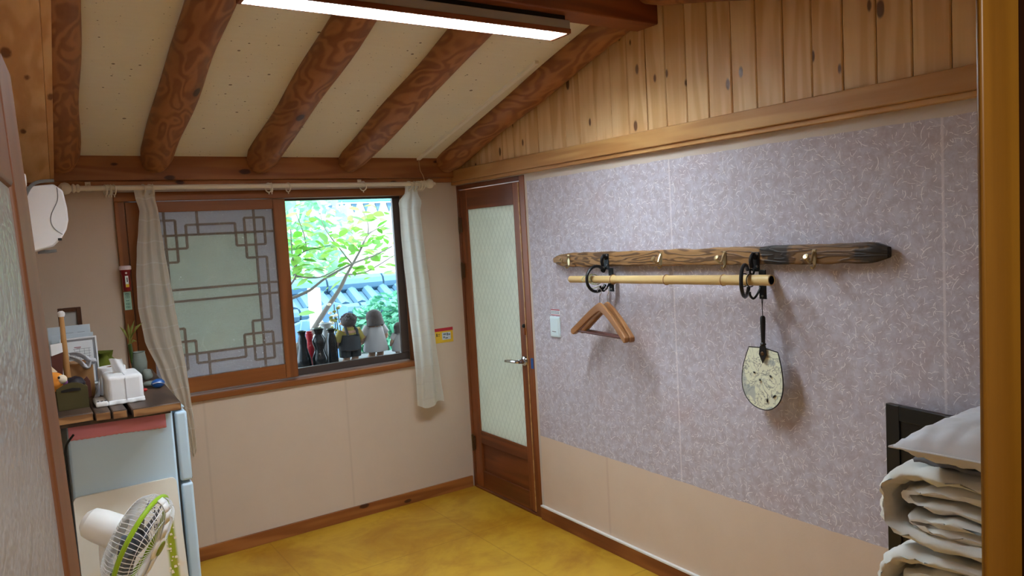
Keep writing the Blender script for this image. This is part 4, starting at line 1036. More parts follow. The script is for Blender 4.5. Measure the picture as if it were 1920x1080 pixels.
# lucky bamboo in a grey pot
lbp = thing('potted_bamboo', 'thin lucky bamboo in a grey pot in front of the window frame', 'plant', (-1.972, -0.36, TZ))
pc = Vector((at_y(262, 690, -0.36).x, -0.36, TZ))
m = MB().lathe([(0.82*a_, b_*0.93) for a_, b_ in [(0.030, 0), (0.038, 0.01), (0.042, 0.05), (0.036, 0.085), (0.033, 0.1), (0.036, 0.104), (0.031, 0.100), (0.028, 0.09)]], pc, (0,0,1), 24)
obj('pot', m, 'potgrey', lbp)
s0 = Vector((at_y(244, 688, -0.36).x+0.012, -0.365, TZ+0.05)); s1 = at_y(243, 645, -0.365); s2 = at_y(242, 618, -0.365)
obj('stem', MB().tube([s0, s1], 0.009, 10), 'stem', lbp)
obj('stem', MB().tube([s1, s1.lerp(s2, 0.6)], [0.004, 0.002], 8), 'leafpl', lbp)
for tip, bs in (((224,612),(243,640)), ((252,600),(243,640)), ((268,604),(246,632)), ((240,606),(243,642)), ((257,640),(244,646)), ((250,622),(243,648))):
    t_ = at_y(tip[0], tip[1], -0.365+0.02*random.random()); b_ = at_y(bs[0], bs[1], -0.365); md_ = b_.lerp(t_, 0.5)+Vector((0,0,0.012))
    n_ = (t_-b_).cross(Vector((0,1,0))).normalized()*0.006
    obj('leaf', MB().add([b_, md_-n_, md_+n_, t_], [(0,1,3,2)]), 'leafpl', lbp, solid=0.001)
# gray bundle, blue clip, red bead
def lump(name, px, py, y, r, mat, label, cat, s=50, k=0.25):
    c = at_y(px, py, y); c.z = TZ+r[2]*0.9
    m = MB().ell(c, r, 18, 12)
    for v in m.v:
        d = (v-c); v += d*(k*nz(v, s)); v.z = max(v.z, TZ+0.0005)
    return obj(name, m, mat, smooth=60, label=label, cat=cat)
lump('cloth_bundle', 276, 706, -0.62, (0.022, 0.022, 0.026), 'potgrey', 'small grey green cloth bundle in front of the grey pot', 'cloth')
lump('folded_pouch', 280, 722, -0.80, (0.024, 0.03, 0.012), 'potgrey', 'flat grey green pouch beside the tissue box', 'pouch')
bl_ = thing('blue_glasses_case', 'shiny blue case with a grey clasp at the right of the table', 'case', at_z(297, 729, TZ))
c = at_z(297, 727, TZ)
obj('shell', MB().ell((c.x, c.y, TZ+0.019), (0.026, 0.018, 0.0188), 20, 12), 'blue', bl_)
obj('clasp', MB().tube(smooth_path([(c.x-0.022, c.y-0.014, TZ+0.021), (c.x, c.y-0.020, TZ+0.025), (c.x+0.022, c.y-0.012, TZ+0.016)]), 0.002, 6), 'silver', bl_)
c = at_z(272, 734, TZ)
obj('red_bead', MB().ell((c.x, c.y, TZ+0.007), (0.009, 0.007, 0.007), 14, 10), 'red', label='tiny red bead beside the white tissue box cover', cat='bead')

# ================================================================== RIGHT WALL: switch and coat rack
sw = thing('light_switch', 'pale rectangular light switch beside the door', 'switch', (0, -0.987, 1.07))
obj('plate', B(-0.010, 0, -1.027, -0.946, 1.072, 1.182), 'switch', sw, bevel=0.003)
obj('switch_key', B(-0.0125, -0.010, -1.020, -0.953, 1.080, 1.174), 'switch', sw, bevel=0.001)
obj('marker_line', B(-0.0132, -0.0124, -1.000, -0.966, 1.100, 1.104), 'greypl', sw)
sk = obj('switch_sticker', B(-0.0015, -0.0002, -1.026, -0.950, 1.190, 1.221), 'paper', label='tiny red and blue edged paper label above the light switch', cat='sticker')
obj('sticker_border', MB().box(-0.0025, -0.0015, -1.026, -0.950, 1.216, 1.221).box(-0.0025, -0.0015, -1.026, -0.950, 1.190, 1.193), 'redprint', sk, smooth=0)
m = MB()
for z in (1.207, 1.199):
    for k in range(6): m.box(-0.0025, -0.0015, -1.020+k*0.0115, -1.012+k*0.0115, z, z+0.004)
obj('lettering', m, 'ink', sk, smooth=0)

rk = thing('coat_rack', 'weathered driftwood coat rack board with brass and iron hooks on the wall', 'coat rack', (0, -1.95, 1.45))
def rackfn(u, v):    # v along the length, u around the section
    y = -1.045+(-2.845+1.045)*v
    zc = 1.488+0.024*v; hh = 0.035; tk = 0.022
    if v < 0.06: k = 0.35+0.65*math.sin(v/0.06*PI/2); hh *= k; tk *= 0.6+0.4*k
    if v > 0.965: k = 0.55+0.45*math.cos((v-0.965)/0.035*PI/2); hh *= k; tk *= k
    hh *= 1+0.10*nz((0, v*12, 0))+0.05*nz((3, v*40, 0))
    a = 2*PI*u; ca, sa = math.cos(a), math.sin(a)
    e = 0.35
    x = -0.024+tk*math.copysign(abs(ca)**e, ca)*1.0; z = zc+hh*math.copysign(abs(sa)**e, sa)
    x += 0.0035*nz((u*6, v*60, 1))*(1 if ca < 0 else 0); z += 0.004*nz((u*3, v*30, 2))
    return Vector((min(x, -0.001), y, z))
mrk = MB().grid(rackfn, 24, 120)
mrk.add([rackfn(i/24, 0) for i in range(24)], [tuple(range(24))]); mrk.add([rackfn(i/24, 1) for i in range(24)], [tuple(range(24))])
def rack_mat():
    t = NT('driftwood_scorched'); co = t.coords(False)
    v = t.map(co, (14, 2.0, 14)); low = t.noise(v, 1.3, 2, 0.5, 0.6)
    ring = t.step(t.math('SINE', t.math('MULTIPLY', low, 48.0)), -0.3, 0.9)
    c = t.mix(t.math('MULTIPLY', ring, 0.8), rgb(150, 112, 70), rgb(74, 50, 32))
    Y = t.n('ShaderNodeSeparateXYZ', {0: co}).outputs[1]
    yy = t.math('ADD', Y, t.math('MULTIPLY', t.math('SUBTRACT', t.noise(co, 14, 3), 0.5), 0.25))
    dark = t.math('MULTIPLY', t.step(yy, -0.40, -0.62), 0.45)
    c = t.mix(dark, c, rgb(58, 40, 28))
    b1 = t.math('SUBTRACT', 1.0, t.step(t.math('ABSOLUTE', t.math('ADD', yy, 0.47)), 0.04, 0.075))
    c = t.mix(t.math('MULTIPLY', b1, 0.93), c, rgb(28, 26, 28))
    c = t.mix(t.math('MULTIPLY', t.step(yy, -0.80, -0.86), 0.92), c, rgb(24, 20, 18))
    return t.done(t.bsdf(c, 0.55, t.bump(ring, 0.5, 0.004), 0, 0.35))
obj('board', mrk, rack_mat(), rk, smooth=45)
def brass_hook(y, z):
    h = obj('brass_hook', MB().prism([(-0.046, y-0.007, z+0.026), (-0.046, y+0.007, z+0.026), (-0.046, y+0.009, z-0.010), (-0.046, y+0.004, z-0.038), (-0.046, y-0.004, z-0.038), (-0.046, y-0.009, z-0.010)], (-0.003, 0, 0)), 'brass', rk, bevel=0.001)
    obj('hook_arm', MB().tube(smooth_path([(-0.049, y, z+0.018), (-0.058, y, z+0.004), (-0.066, y, z-0.014), (-0.078, y, z-0.018), (-0.090, y, z-0.008), (-0.092, y, z-0.002)]), [0.0045]*10+[0.005]*10+[0.004]*11, 8), 'brass', h)
    obj('hook_ball', MB().lathe([(0.0, -0.004), (0.009, -0.003), (0.012, 0.002), (0.009, 0.006), (0.0, 0.007)], (-0.094, y, z+0.002), (-0.8, 0.0, 0.5), 16), 'brass', h)
    obj('lower_arm', MB().tube(smooth_path([(-0.048, y, z-0.030), (-0.056, y, z-0.040), (-0.064, y, z-0.040), (-0.069, y, z-0.034)]), 0.0035, 8), 'brass', h)
for y in (-1.185, -1.835, -2.185, -2.585): brass_hook(y, 1.492+0.006*(-y-1.2))
def iron_bracket(y, zc, yaw=0.0):
    h = obj('iron_bracket', B(-0.051, -0.046, y-0.017, y+0.017, 1.445, 1.520), 'iron', rk, bevel=0.002)
    obj('strap', B(-0.0505, -0.044, y-0.043, y-0.012, 1.34, 1.452), 'iron', h, bevel=0.002)
    obj('bracket_ring', MB().tube([(-0.115+0.060*math.cos(math.radians(40+a)), y+(0.060*math.cos(math.radians(40+a)))*yaw, zc+0.060*math.sin(math.radians(40+a))) for a in range(0, 290, 12)], 0.0075, 10), 'iron', h)
    obj('bracket_arm', MB().tube(smooth_path([(-0.05, y, 1.495), (-0.064, y, 1.512), (-0.078, y, 1.490), (-0.072, y, 1.462)]), 0.008, 8), 'iron', h)
    obj('scroll', MB().tube(smooth_path([(-0.052, y+0.004, 1.455), (-0.062, y+0.004, 1.435), (-0.078, y+0.004, 1.440), (-0.078, y+0.004, 1.455), (-0.068, y+0.004, 1.452)]), 0.004, 8), 'iron', h)
    obj('lower_hook', MB().tube(smooth_path([(-0.05, y-0.02, 1.385), (-0.068, y-0.016, 1.358), (-0.085, y-0.012, 1.345), (-0.10, y-0.010, 1.358), (-0.102, y-0.01, 1.372)]), 0.0045, 8), 'iron', h)
    for z in (1.465, 1.512): obj('rivet', MB().ell((-0.052, y-0.008, z), (0.004, 0.005, 0.005), 10, 6), 'steel', h)
    obj('rivet', MB().ell((-0.051, y-0.028, 1.352), (0.004, 0.005, 0.005), 10, 6), 'steel', h)
iron_bracket(-1.475, 1.405); iron_bracket(-2.335, 1.415, 0.5)
# bamboo pole
bp = thing('bamboo_pole', 'horizontal bamboo pole held in iron rings below the coat rack', 'pole', (-0.12, -1.87, 1.39))
ya, yb_ = -1.284, -2.458
def bz(y): return 1.400+0.020*(ya-y)/(ya-yb_)
nodes = [at_x(1150, 525, -0.12).y, at_x(1250, 525, -0.12).y, at_x(1357, 525, -0.12).y]
path = []; rad = []
N = 130
for i in range(N+1):
    y = ya+(yb_-ya)*i/N; r = 0.0165+0.004*i/N
    for ny in nodes:
        d = abs(y-ny)
        if d < 0.012: r += 0.0035*math.exp(-(d/0.005)**2)
    path.append((-0.12, y, bz(y))); rad.append(r)
for ny in nodes:
    obj('node_ring', MB().tube([(-0.12+0.0222*math.cos(2*PI*k/20), ny, bz(ny)+0.0222*math.sin(2*PI*k/20)) for k in range(20)], 0.0016, 6, closed=True), 'hangerwood', bp)
rin = rad[-1]-0.004
cu = MB().tube(path, rad, 20, cap=False)
cu.lathe([(rad[-1], 0.0), (rin, -0.0004), (rin, 0.06)], (-0.12, yb_, bz(yb_)), (0,1,0), 20, cap=False)
cu.lathe([(rad[0], 0.0), (rad[0]-0.004, 0.0004), (rad[0]-0.004, -0.06)], (-0.12, ya, bz(ya)), (0,1,0), 20, cap=False)
obj('culm', cu, 'bamboo', bp, smooth=50)
obj('hollow', MB().lathe([(rin-0.0004, 0.002), (rin-0.0004, 0.03), (0.0, 0.03)], (-0.12, yb_, bz(yb_)), (0,1,0), 20, cap=False), 'blackmat', bp, label='dark hollow inside the cut end')
m = MB()
for k, o_ in enumerate((0.0, 0.008)):
    m.tube([(-0.12+0.024*math.cos(a), -1.470-o_+0.02*math.sin(a*0.5+k), 1.403+0.024*math.sin(a)) for a in [2*PI*j/18 for j in range(18)]], 0.0022, 6, closed=True)
m.tube(smooth_path([(-0.145, -1.455, 1.40), (-0.15, -1.44, 1.375), (-0.14, -1.47, 1.362), (-0.12, -1.50, 1.372)]), 0.0022, 6)
m.tube(smooth_path([(-0.14, -1.48, 1.43), (-0.15, -1.44, 1.425), (-0.16, -1.42, 1.405), (-0.158, -1.43, 1.395)]), 0.0022, 6)
obj('tie_string', m, 'rope', bp, label='pale green tying string')
m = MB()
for k, o_ in enumerate((0.0, 0.03)):
    m.tube([(-0.12+0.025*math.cos(a), -2.335-o_, 1.418+0.025*math.sin(a)) for a in [2*PI*j/18 for j in range(18)]], 0.0022, 6, closed=True)
obj('tie_wire', m, 'iron', bp)

# hangers
def hanger(loc, rz, label):
    h = thing('clothes_hanger', label, 'hanger', (0,0,0), 'wooden clothes hangers under the bamboo pole')
    n = 16; up = []; dn = []
    for i in range(-n, n+1):
        t = i/n; y = 0.222*t; a = abs(t)
        zt = -0.068 - 0.135*(a**1.2) + 0.004*math.cos(t*PI)
        th = 0.034+0.004*a
        if a > 0.93: th *= 1-0.5*((a-0.93)/0.07)
        up.append((y, zt)); dn.append((y, zt-th*(1+0.25*(1-a))))
    body = MB()
    for sgn in (0, 1):
        pass
    m = MB(); vs = []; fs = []
    K = len(up)
    for i in range(K):
        a = abs(i-n)/n; w_ = 0.006+0.007*a
        for (yy_, zz_), s_ in ((up[i], -1), (up[i], 1), (dn[i], 1), (dn[i], -1)):
            off = -0.018*a*a
            vs.append((s_*w_+off, yy_, zz_))
    for i in range(K-1):
        for k in range(4): fs.append((i*4+k, i*4+(k+1)%4, (i+1)*4+(k+1)%4, (i+1)*4+k))
    fs.append((0,1,2,3)); fs.append(tuple((K-1)*4+k for k in range(4)))
    m.add(vs, fs)
    obj('hanger_body', m, 'hangerwood', h, bevel=0.004, smooth=50)
    obj('hanger_bar', MB().tube([(-0.012, -0.185, -0.214), (-0.012, 0.185, -0.214)], 0.0055, 10), 'maroon', h, label='dark trouser bar')
    obj('hook', MB().tube(smooth_path([(0, 0, -0.068), (0, 0, -0.040), (0, -0.006, -0.030), (0, -0.016, -0.018), (0, -0.014, -0.004), (0, 0, 0.003), (0, 0.014, -0.004), (0, 0.016, -0.014)]), 0.0018, 8), 'chrome', h, label='chrome wire hook')
    h.location = loc; h.rotation_euler = (0, 0, rz)
    return h
hanger((-0.140, -1.520, 1.362), math.radians(-6), 'wooden clothes hanger with dark bar nearest the room under the bamboo pole')
hanger((-0.104, -1.532, 1.362), math.radians(-9), 'wooden clothes hanger tucked behind the front one under the bamboo pole')

# hand fan
hf = thing('hand_fan', 'cream ink painted paper hand fan with black handle hung on the wall', 'hand fan', (-0.07, -2.38, 0.93))
outl = [(1404,650),(1431,652),(1458,661),(1462,676),(1466,698),(1468,718),(1467,738),(1461,755),(1451,765),(1440,769),(1427,767),(1412,759),(1400,745),(1393,728),(1391,710),(1393,688),(1398,668)]
op = smooth_path([at_x(a, b_, -0.07) for a, b_ in outl]+[at_x(*outl[0], -0.07)], 3)[:-1]
op = [at_x(*outl[0], -0.07), at_x(*outl[1], -0.07)]+smooth_path([at_x(a, b_, -0.07) for a, b_ in outl[2:]]+[at_x(*outl[0], -0.07)], 3)[:-1]
obj('paper_blade', MB().prism(op, (0.002, 0, 0)), 'fanpaper', hf, smooth=0)
obj('edge_binding', MB().tube([p+Vector((0.001, 0, 0)) for p in op], 0.0022, 6, closed=True), 'blackprint', hf)
h0, h1, h2 = at_x(1430, 592, -0.075), at_x(1431, 648, -0.075), at_x(1431, 681, -0.075)
obj('handle', MB().tube([h0, h0.lerp(h1, 0.06), h0.lerp(h1, 0.2), h0.lerp(h1, 0.9), h0.lerp(h1, 0.95), h1], [0.006, 0.010, 0.0105, 0.0075, 0.012, 0.009], 12), 'black', hf)
obj('handle_plate', MB().prism([h1+Vector((-0.005,0.012,0)), h1+Vector((-0.005,-0.012,0)), h1.lerp(h2,0.5)+Vector((-0.005,-0.017,0)), h2+Vector((-0.005,0,0)), h1.lerp(h2,0.5)+Vector((-0.005,0.017,0))], (0.005, 0, 0)), 'black', hf, bevel=0.001)
obj('plate_rosette', MB().lathe([(0.008, 0), (0.006, 0.002), (0.0, 0.003)], h1.lerp(h2, 0.45)+Vector((-0.005,0,0)), (-1,0,0), 14), 'hinge', hf)
ct = at_x(1428, 556, -0.085)
obj('cord', MB().tube([h0, h0.lerp(ct, 0.45), ct], 0.0016, 6).tube([h0.lerp(ct, 0.4), ct+Vector((0, -0.006, 0))], 0.0014, 6), 'blackprint', hf)
m = MB()
for a, b_ in (((1412,697),(1416,699)), ((1443,703),(1446,708)), ((1423,712),(1427,713)), ((1449,746),(1454,741)), ((1438,747),(1439,755))):
    p, q = at_x(*a, -0.0725), at_x(*b_, -0.0725); m.tube([p, p.lerp(q, 0.6), q], [0.0012, 0.0042, 0.0012], 6)
obj('bird_print', m, 'blackprint', hf)

# ================================================================== BEDDING
def tape(m, path, th, x0, x1, nx=26, seed=0.0, cap=0.035):
    P = [Vector((0, p[0], p[1])) for p in path]; P = [Vector(p) for p in smooth_path(P, 5)]
    L = len(P); ring = []
    def nrm(i):
        t = P[min(i+1, L-1)]-P[max(i-1, 0)]; return Vector((0, -t.z, t.y)).normalized()
    side = [(i, 1) for i in range(L)]+[(i, -1) for i in range(L-1, -1, -1)]
    vs = []
    for k in range(nx+1):
        f = k/nx; x = x0+(x1-x0)*f
        d = min(abs(x-x0), abs(x-x1)); rr = 1.0 if d > cap else math.sqrt(max(0.0, 1-((cap-d)/cap)**2))*0.85+0.15
        for i, s_ in side:
            n_ = nrm(i); e = min(i, L-1-i); tt = th*(1.0 if e > 3 else 0.55+0.15*e)
            p = P[i]+n_*s_*tt*rr
            q = Vector((x*1.0, p.y, p.z))
            rg = 1-abs(nz(Vector((x*9, p.y*24+seed*3, p.z*40))))*2.2
            w_ = 0.008*nz(Vector((x*5, p.y*17+seed, p.z*10)))+0.007*nz(Vector((x*24, p.y*52, p.z*70+seed)))-0.009*max(0, rg)**2
            vs.append(Vector((x + (0.014*nz(Vector((seed, p.y*14, p.z*14))) if d < cap else 0), p.y+0.004*nz(Vector((x*9, p.z*30, seed))), p.z))+n_*s_*w_)
    n = len(side); fs = []
    for k in range(nx):
        for j in range(n): fs.append((k*n+j, k*n+(j+1)%n, (k+1)*n+(j+1)%n, (k+1)*n+j))
    for base in (0, nx*n):
        for i in range(L-1): fs.append((base+i, base+i+1, base+2*L-2-i, base+2*L-1-i))
    m.add(vs, fs)
BX0, BX1 = -0.54, -0.20
def duvet(z0, z1, yl, seed, label):
    h = z1-z0; m = MB(); yr = -3.52
    t = h*0.10
    tape(m, [(yr, z1-t), (-3.3, z1-t+0.006), (yl-0.09, z1-t*1.05), (yl-0.03, z1-h*0.28), (yl-0.022, z0+h*0.5), (yl-0.03, z0+h*0.25), (yl-0.09, z0+t), (-3.3, z0+t), (yr, z0+t)], t*1.02, BX0, BX1, 26, seed)
    tape(m, [(yr, z1-h*0.27), (-3.30, z1-h*0.25), (yl-0.12, z1-h*0.30), (yl-0.075, z1-h*0.39), (yl-0.11, z1-h*0.46), (-3.3, z1-h*0.45), (yr, z1-h*0.44)], h*0.088, BX0+0.008, BX1, 30, seed+3)
    tape(m, [(yr, z0+h*0.36), (-3.3, z0+h*0.38), (yl-0.15, z0+h*0.36), (yl-0.09, z0+h*0.31), (yl-0.13, z0+h*0.25), (-3.3, z0+h*0.25), (yr, z0+h*0.25)], h*0.085, BX0+0.004, BX1, 30, seed+6)
    return obj('folded_duvet', m, 'duvet', smooth=70, label=label, cat='duvet', group='folded duvets in the stack')
zt0 = 0.93
obj('folded_mattress', B(BX0-0.01, BX1, -3.50, -3.10, 0.0, 0.297), 'mattress', bevel=0.03, seg=4, label='pink folded mattress at the bottom of the bedding stack', cat='mattress')
duvet(0.310, 0.535, -3.09, 9.0, 'white folded duvet lowest in the stack, on the pink mattress')
duvet(0.550, 0.765, -3.075, 4.0, 'white folded duvet in the middle of the bedding stack')
duvet(0.779, 0.985, -3.08, 1.0, 'white folded duvet directly under the pillow in the bedding stack')
m = MB()
def gc(u, v): return Vector((BX0+0.03+0.27*u, -3.17-0.30*v, 0.997+0.003*math.sin(u*20+v*5)+0.003*math.sin(v*24)))
obj('folded_cloth', MB().grid(gc, 20, 20), 'greycloth', solid=0.010, smooth=70, label='grey folded cloth pressed between pillow and top duvet', cat='cloth')
# pillow
pcx, pcy, pcz = -0.41, -3.43, 1.055
def pil(sign):
    def fn(u, v):
        a, c = 2*u-1, 2*v-1
        sh = 1-0.10*(1-a*a)*(c*c)**2-0.0
        ex = 0.205*a*(1-0.09*(1-c*c)); ey = 0.265*c*(1-0.09*(1-a*a))
        h = (max(0, 1-a**4)**0.62)*(max(0, 1-c**4)**0.62)
        wr_ = 0.008*nz((a*6, c*6, sign))*h + 0.010*math.sin(26*a+3*nz((a*3,c*3,2)))*(1-h)*h*2*abs(c) + 0.010*math.sin(26*c+3*nz((a*3,c*3,7)))*(1-h)*h*2*abs(a)
        z = sign*(0.076*h if sign > 0 else 0.044*h)+wr_
        return Vector((pcx+ex, pcy+ey, pcz+z))
    return fn
m = MB().grid(pil(1), 36, 36); m.grid(pil(-1), 36, 36)
pw = obj('pillow', m, 'pillow', smooth=80, label='white plump pillow on top of the bedding stack', cat='pillow')
e_ = [pil(1)(0, t/24) for t in range(25)]+[pil(1)(t/24, 1) for t in range(1, 25)]+[pil(1)(1, 1-t/24) for t in range(1, 25)]+[pil(1)(1-t/24, 0) for t in range(1, 24)]
obj('piping', MB().tube(e_, 0.003, 6, closed=True), 'pillow', pw)
# black headboard leaning behind
hb_a = at_x(1660, 756, -0.035)
dirh = Vector((-math.sin(math.radians(9.5)), -math.cos(math.radians(9.5)), 0))
hbd = thing('headboard', 'black wooden headboard panel standing behind the bedding stack', 'headboard', (hb_a.x, hb_a.y, 0))
nrmh = Vector((-dirh.y, dirh.x, 0)); nrmh = nrmh if nrmh.x < 0 else -nrmh
HT = hb_a.z
def hbox(s0, s1, d0, d1, z0, z1):
    q = [hb_a+dirh*s+nrmh*d for s, d in ((s0,d0),(s1,d0),(s1,d1),(s0,d1))]
    return MB().prism([(p.x, p.y, z0) for p in q], (0,0,z1-z0))
obj('panel', hbox(0.045, 0.50, -0.018, -0.006, 0.04, HT-0.05), 'black', hbd)
obj('frame_edge', hbox(0, 0.05, -0.022, 0.0, 0, HT), 'black', hbd, bevel=0.002)
obj('frame_edge', hbox(0.49, 0.54, -0.022, 0.0, 0, HT), 'black', hbd, bevel=0.002)
obj('frame_edge', hbox(0.05, 0.49, -0.022, 0.0, HT-0.05, HT), 'black', hbd, bevel=0.002)
obj('frame_edge', hbox(0.05, 0.49, -0.022, 0.0, 0.02, 0.07), 'black', hbd, bevel=0.002)

# ================================================================== OUTSIDE
gr = struct('ground', B(-8, 12, 0.15, 30, -0.35, -0.3), 'soil', smooth=0)
lg = struct('garden_ledge', B(-2.4, 0.6, 0.20, 0.62, -0.3, 0.875), 'stone', bevel=0.01)
ev = struct('added_sun_eave', MB().prism([(-3.2, 0.9, 2.08), (1.2, 0.9, 2.08), (1.2, 0.15, 2.30), (-3.2, 0.15, 2.30)], (0,0,0.12)), 'roof', smooth=0)  # overhang out of view, added to keep the sun out of the window
LZ_ = 0.875
def vase(px, y, prof, mat, label, sc=1.0):
    p = at_y(px, 680, y)
    v = thing('vase', label, 'vase', (p.x, y, LZ_), 'vases on the outside ledge')
    prof = [(r*0.82, h*1.06) for r, h in prof]
    obj('vase_body', MB().lathe([(r*sc, h*sc) for r, h in prof], (p.x, y, LZ_), (0,0,1), 22), mat, v)
    hh = max(h for r, h in prof)*sc; rr = prof[-1][0]*sc
    obj('rim', MB().tube([(p.x+rr*math.cos(2*PI*k/18), y+rr*math.sin(2*PI*k/18), LZ_+hh) for k in range(18)], 0.005, 6, closed=True), mat, v)
    return p
hour = [(0.045, 0), (0.056, 0.02), (0.058, 0.06), (0.040, 0.10), (0.036, 0.115), (0.050, 0.15), (0.050, 0.17), (0.028, 0.20), (0.040, 0.232)]
bott = [(0.042, 0), (0.046, 0.03), (0.044, 0.10), (0.040, 0.16), (0.032, 0.19), (0.024, 0.21), (0.034, 0.232)]
vase(570, 0.34, [(0.05, 0), (0.058, 0.02), (0.052, 0.07), (0.032, 0.13), (0.034, 0.17), (0.024, 0.20), (0.030, 0.225)], 'glaze', 'black glazed vase with wide foot at the mullion end of the ledge')
vase(584, 0.50, [(0.03, 0), (0.034, 0.03), (0.046, 0.09), (0.044, 0.12), (0.024, 0.145), (0.030, 0.19), (0.02, 0.20)], 'vaser', 'red vase standing behind the two black waisted vases')
vase(601, 0.32, hour, 'glaze', 'black waisted double gourd vase right of the red one')
vase(616, 0.53, [(0.035, 0), (0.05, 0.04), (0.05, 0.1), (0.03, 0.17), (0.045, 0.235)], 'vaseg', 'pale grey vase standing behind, between two black vases')
vase(625, 0.36, bott, 'glaze', 'dark bottle shaped vase beside the boy figurine', 0.93)

def figurine(name, px, y, h, kind, label):
    p = at_y(px, 670, y); x = p.x
    f = thing(name, label, 'figurine', (x, y, LZ_), 'clay figurines on the ledge')
    s = h/0.32
    def E(dx, dy, z, r, m, rot=None): m.ell((x+dx*s, y+dy*s, LZ_+z*s), tuple(q*s for q in r), 16, 11, rot)
    def T(a, c, r0, r1, m): m.tube([Vector((x+a[0]*s, y+a[1]*s, LZ_+a[2]*s)).lerp(Vector((x+c[0]*s, y+c[1]*s, LZ_+c[2]*s)), t) for t in (0, .33, .66, 1)], [r0*s, (r0*2+r1)/3*s, (r0+r1*2)/3*s, r1*s], 12)
    m = MB()   # body: legs, trunk, neck, head, arms
    for sx in (-1, 1):
        T((0.030*sx, 0, 0.0), (0.030*sx, 0, 0.10), 0.021, 0.030, m); E(0.030*sx, 0.016, 0.010, (0.022, 0.034, 0.012), m)
        T((0.052*sx, 0, 0.205), (0.086*sx, 0.006, 0.135), 0.021, 0.016, m); T((0.086*sx, 0.006, 0.135), (0.074*sx, 0.05, 0.105), 0.016, 0.013, m); E(0.072*sx, 0.058, 0.10, (0.014, 0.014, 0.014), m)
    T((0, 0, 0.08), (0, 0, 0.215), 0.060, 0.050, m); T((0, 0, 0.20), (0, 0, 0.245), 0.026, 0.024, m); E(0, 0.004, 0.268, (0.046, 0.045, 0.046), m)
    E(0, 0.05, 0.262, (0.008, 0.010, 0.008), m)
    for sx in (-1, 1): E(0.047*sx, 0.0, 0.262, (0.010, 0.008, 0.014), m)
    o = obj('body', m, 'skin', f, smooth=80)
    md = o.modifiers.new('remesh', 'REMESH'); md.mode = 'VOXEL'; md.voxel_size = 0.006; md.use_smooth_shade = True
    m = MB()
    if kind == 'boy':
        E(0, -0.006, 0.277, (0.054, 0.050, 0.045), m)
        for k in range(60):
            a = random.random()*2*PI; t = random.random()*1.35
            E(0.05*math.sin(t)*math.cos(a), -0.006+0.048*math.sin(t)*math.sin(a)*(1 if math.sin(a) < 0 else 0.55), 0.277+0.042*math.cos(t), (0.012, 0.012, 0.011), m)
    else:
        E(0, -0.005, 0.272, (0.056, 0.052, 0.052), m); T((0, -0.016, 0.275), (0, -0.022, 0.218), 0.050, 0.062, m)
    o = obj('hair', m, 'hair', f, smooth=70)
    m = MB()
    if kind == 'boy':
        T((0, 0, 0.15), (0, 0, 0.232), 0.066, 0.040, m)
        for sx in (-1, 1): T((0.050*sx, 0, 0.212), (0.086*sx, 0.004, 0.145), 0.029, 0.025, m)
        o = obj('shirt', m, 'shirt', f, smooth=70, label='yellow clay shirt')
        m = MB(); T((0, 0, 0.085), (0, 0, 0.185), 0.076, 0.066, m)
        for sx in (-1, 1):
            T((0.034*sx, 0, 0.035), (0.032*sx, 0, 0.12), 0.037, 0.042, m)
            m.tube([Vector((x+0.032*sx*s, y-0.064*s, LZ_+0.18*s)), Vector((x+0.036*sx*s, y-0.050*s, LZ_+0.215*s)), Vector((x+0.030*sx*s, y-0.01*s, LZ_+0.238*s))], 0.009*s, 8)
        obj('overalls', m, 'denim', f, smooth=70, label='dark clay overalls with shoulder straps')
    else:
        m.lathe([(0.082*s, 0.045*s), (0.084*s, 0.055*s), (0.074*s, 0.11*s), (0.062*s, 0.165*s), (0.056*s, 0.20*s), (0.034*s, 0.232*s)], (x, y, LZ_), (0,0,1), 24)
        for sx in (-1, 1): T((0.046*sx, 0, 0.212), (0.080*sx, 0.004, 0.160), 0.028, 0.026, m)
        obj('dress', m, 'dress', f, smooth=70, label='plain white clay dress')
    return f
figurine('clay_figurine', 658, 0.38, 0.31, 'boy', 'clay boy figurine in yellow shirt and dark overalls seen from behind')
figurine('clay_figurine', 706, 0.41, 0.315, 'girl', 'clay girl figurine in a white dress seen from behind')
figurine('clay_figurine', 752, 0.35, 0.22, 'girl', 'smaller grey haired figurine half hidden by the metal window stile')

# flower stems standing in the garden behind the vases
fp_ = thing('flower_plant', 'thin stemmed plant with small pale flowers behind the vases', 'plant', (at_y(620, 620, 0.9).x, 0.9, -0.3))
for k in range(6):
    x = at_y(608+k*7, 620, 0.9).x; zt_ = 1.05+0.18*random.random()
    obj('stem', MB().tube(smooth_path([(x, 0.9, -0.3), (x+0.02, 0.9, 0.5), (x+0.03*math.sin(k), 0.9+0.03*math.cos(k), zt_)]), 0.004, 5), 'stem', fp_)
    for j in range(5):
        a = random.random()*6.28; c = Vector((x+0.03*math.sin(k)+0.03*math.cos(a), 0.9+0.03*math.sin(a), zt_-0.03*j))
        obj('leaf' if j % 2 else 'flower', MB().ell(c, (0.016, 0.010, 0.010), 8, 5), 'leafpl' if j % 2 else 'cream', fp_)

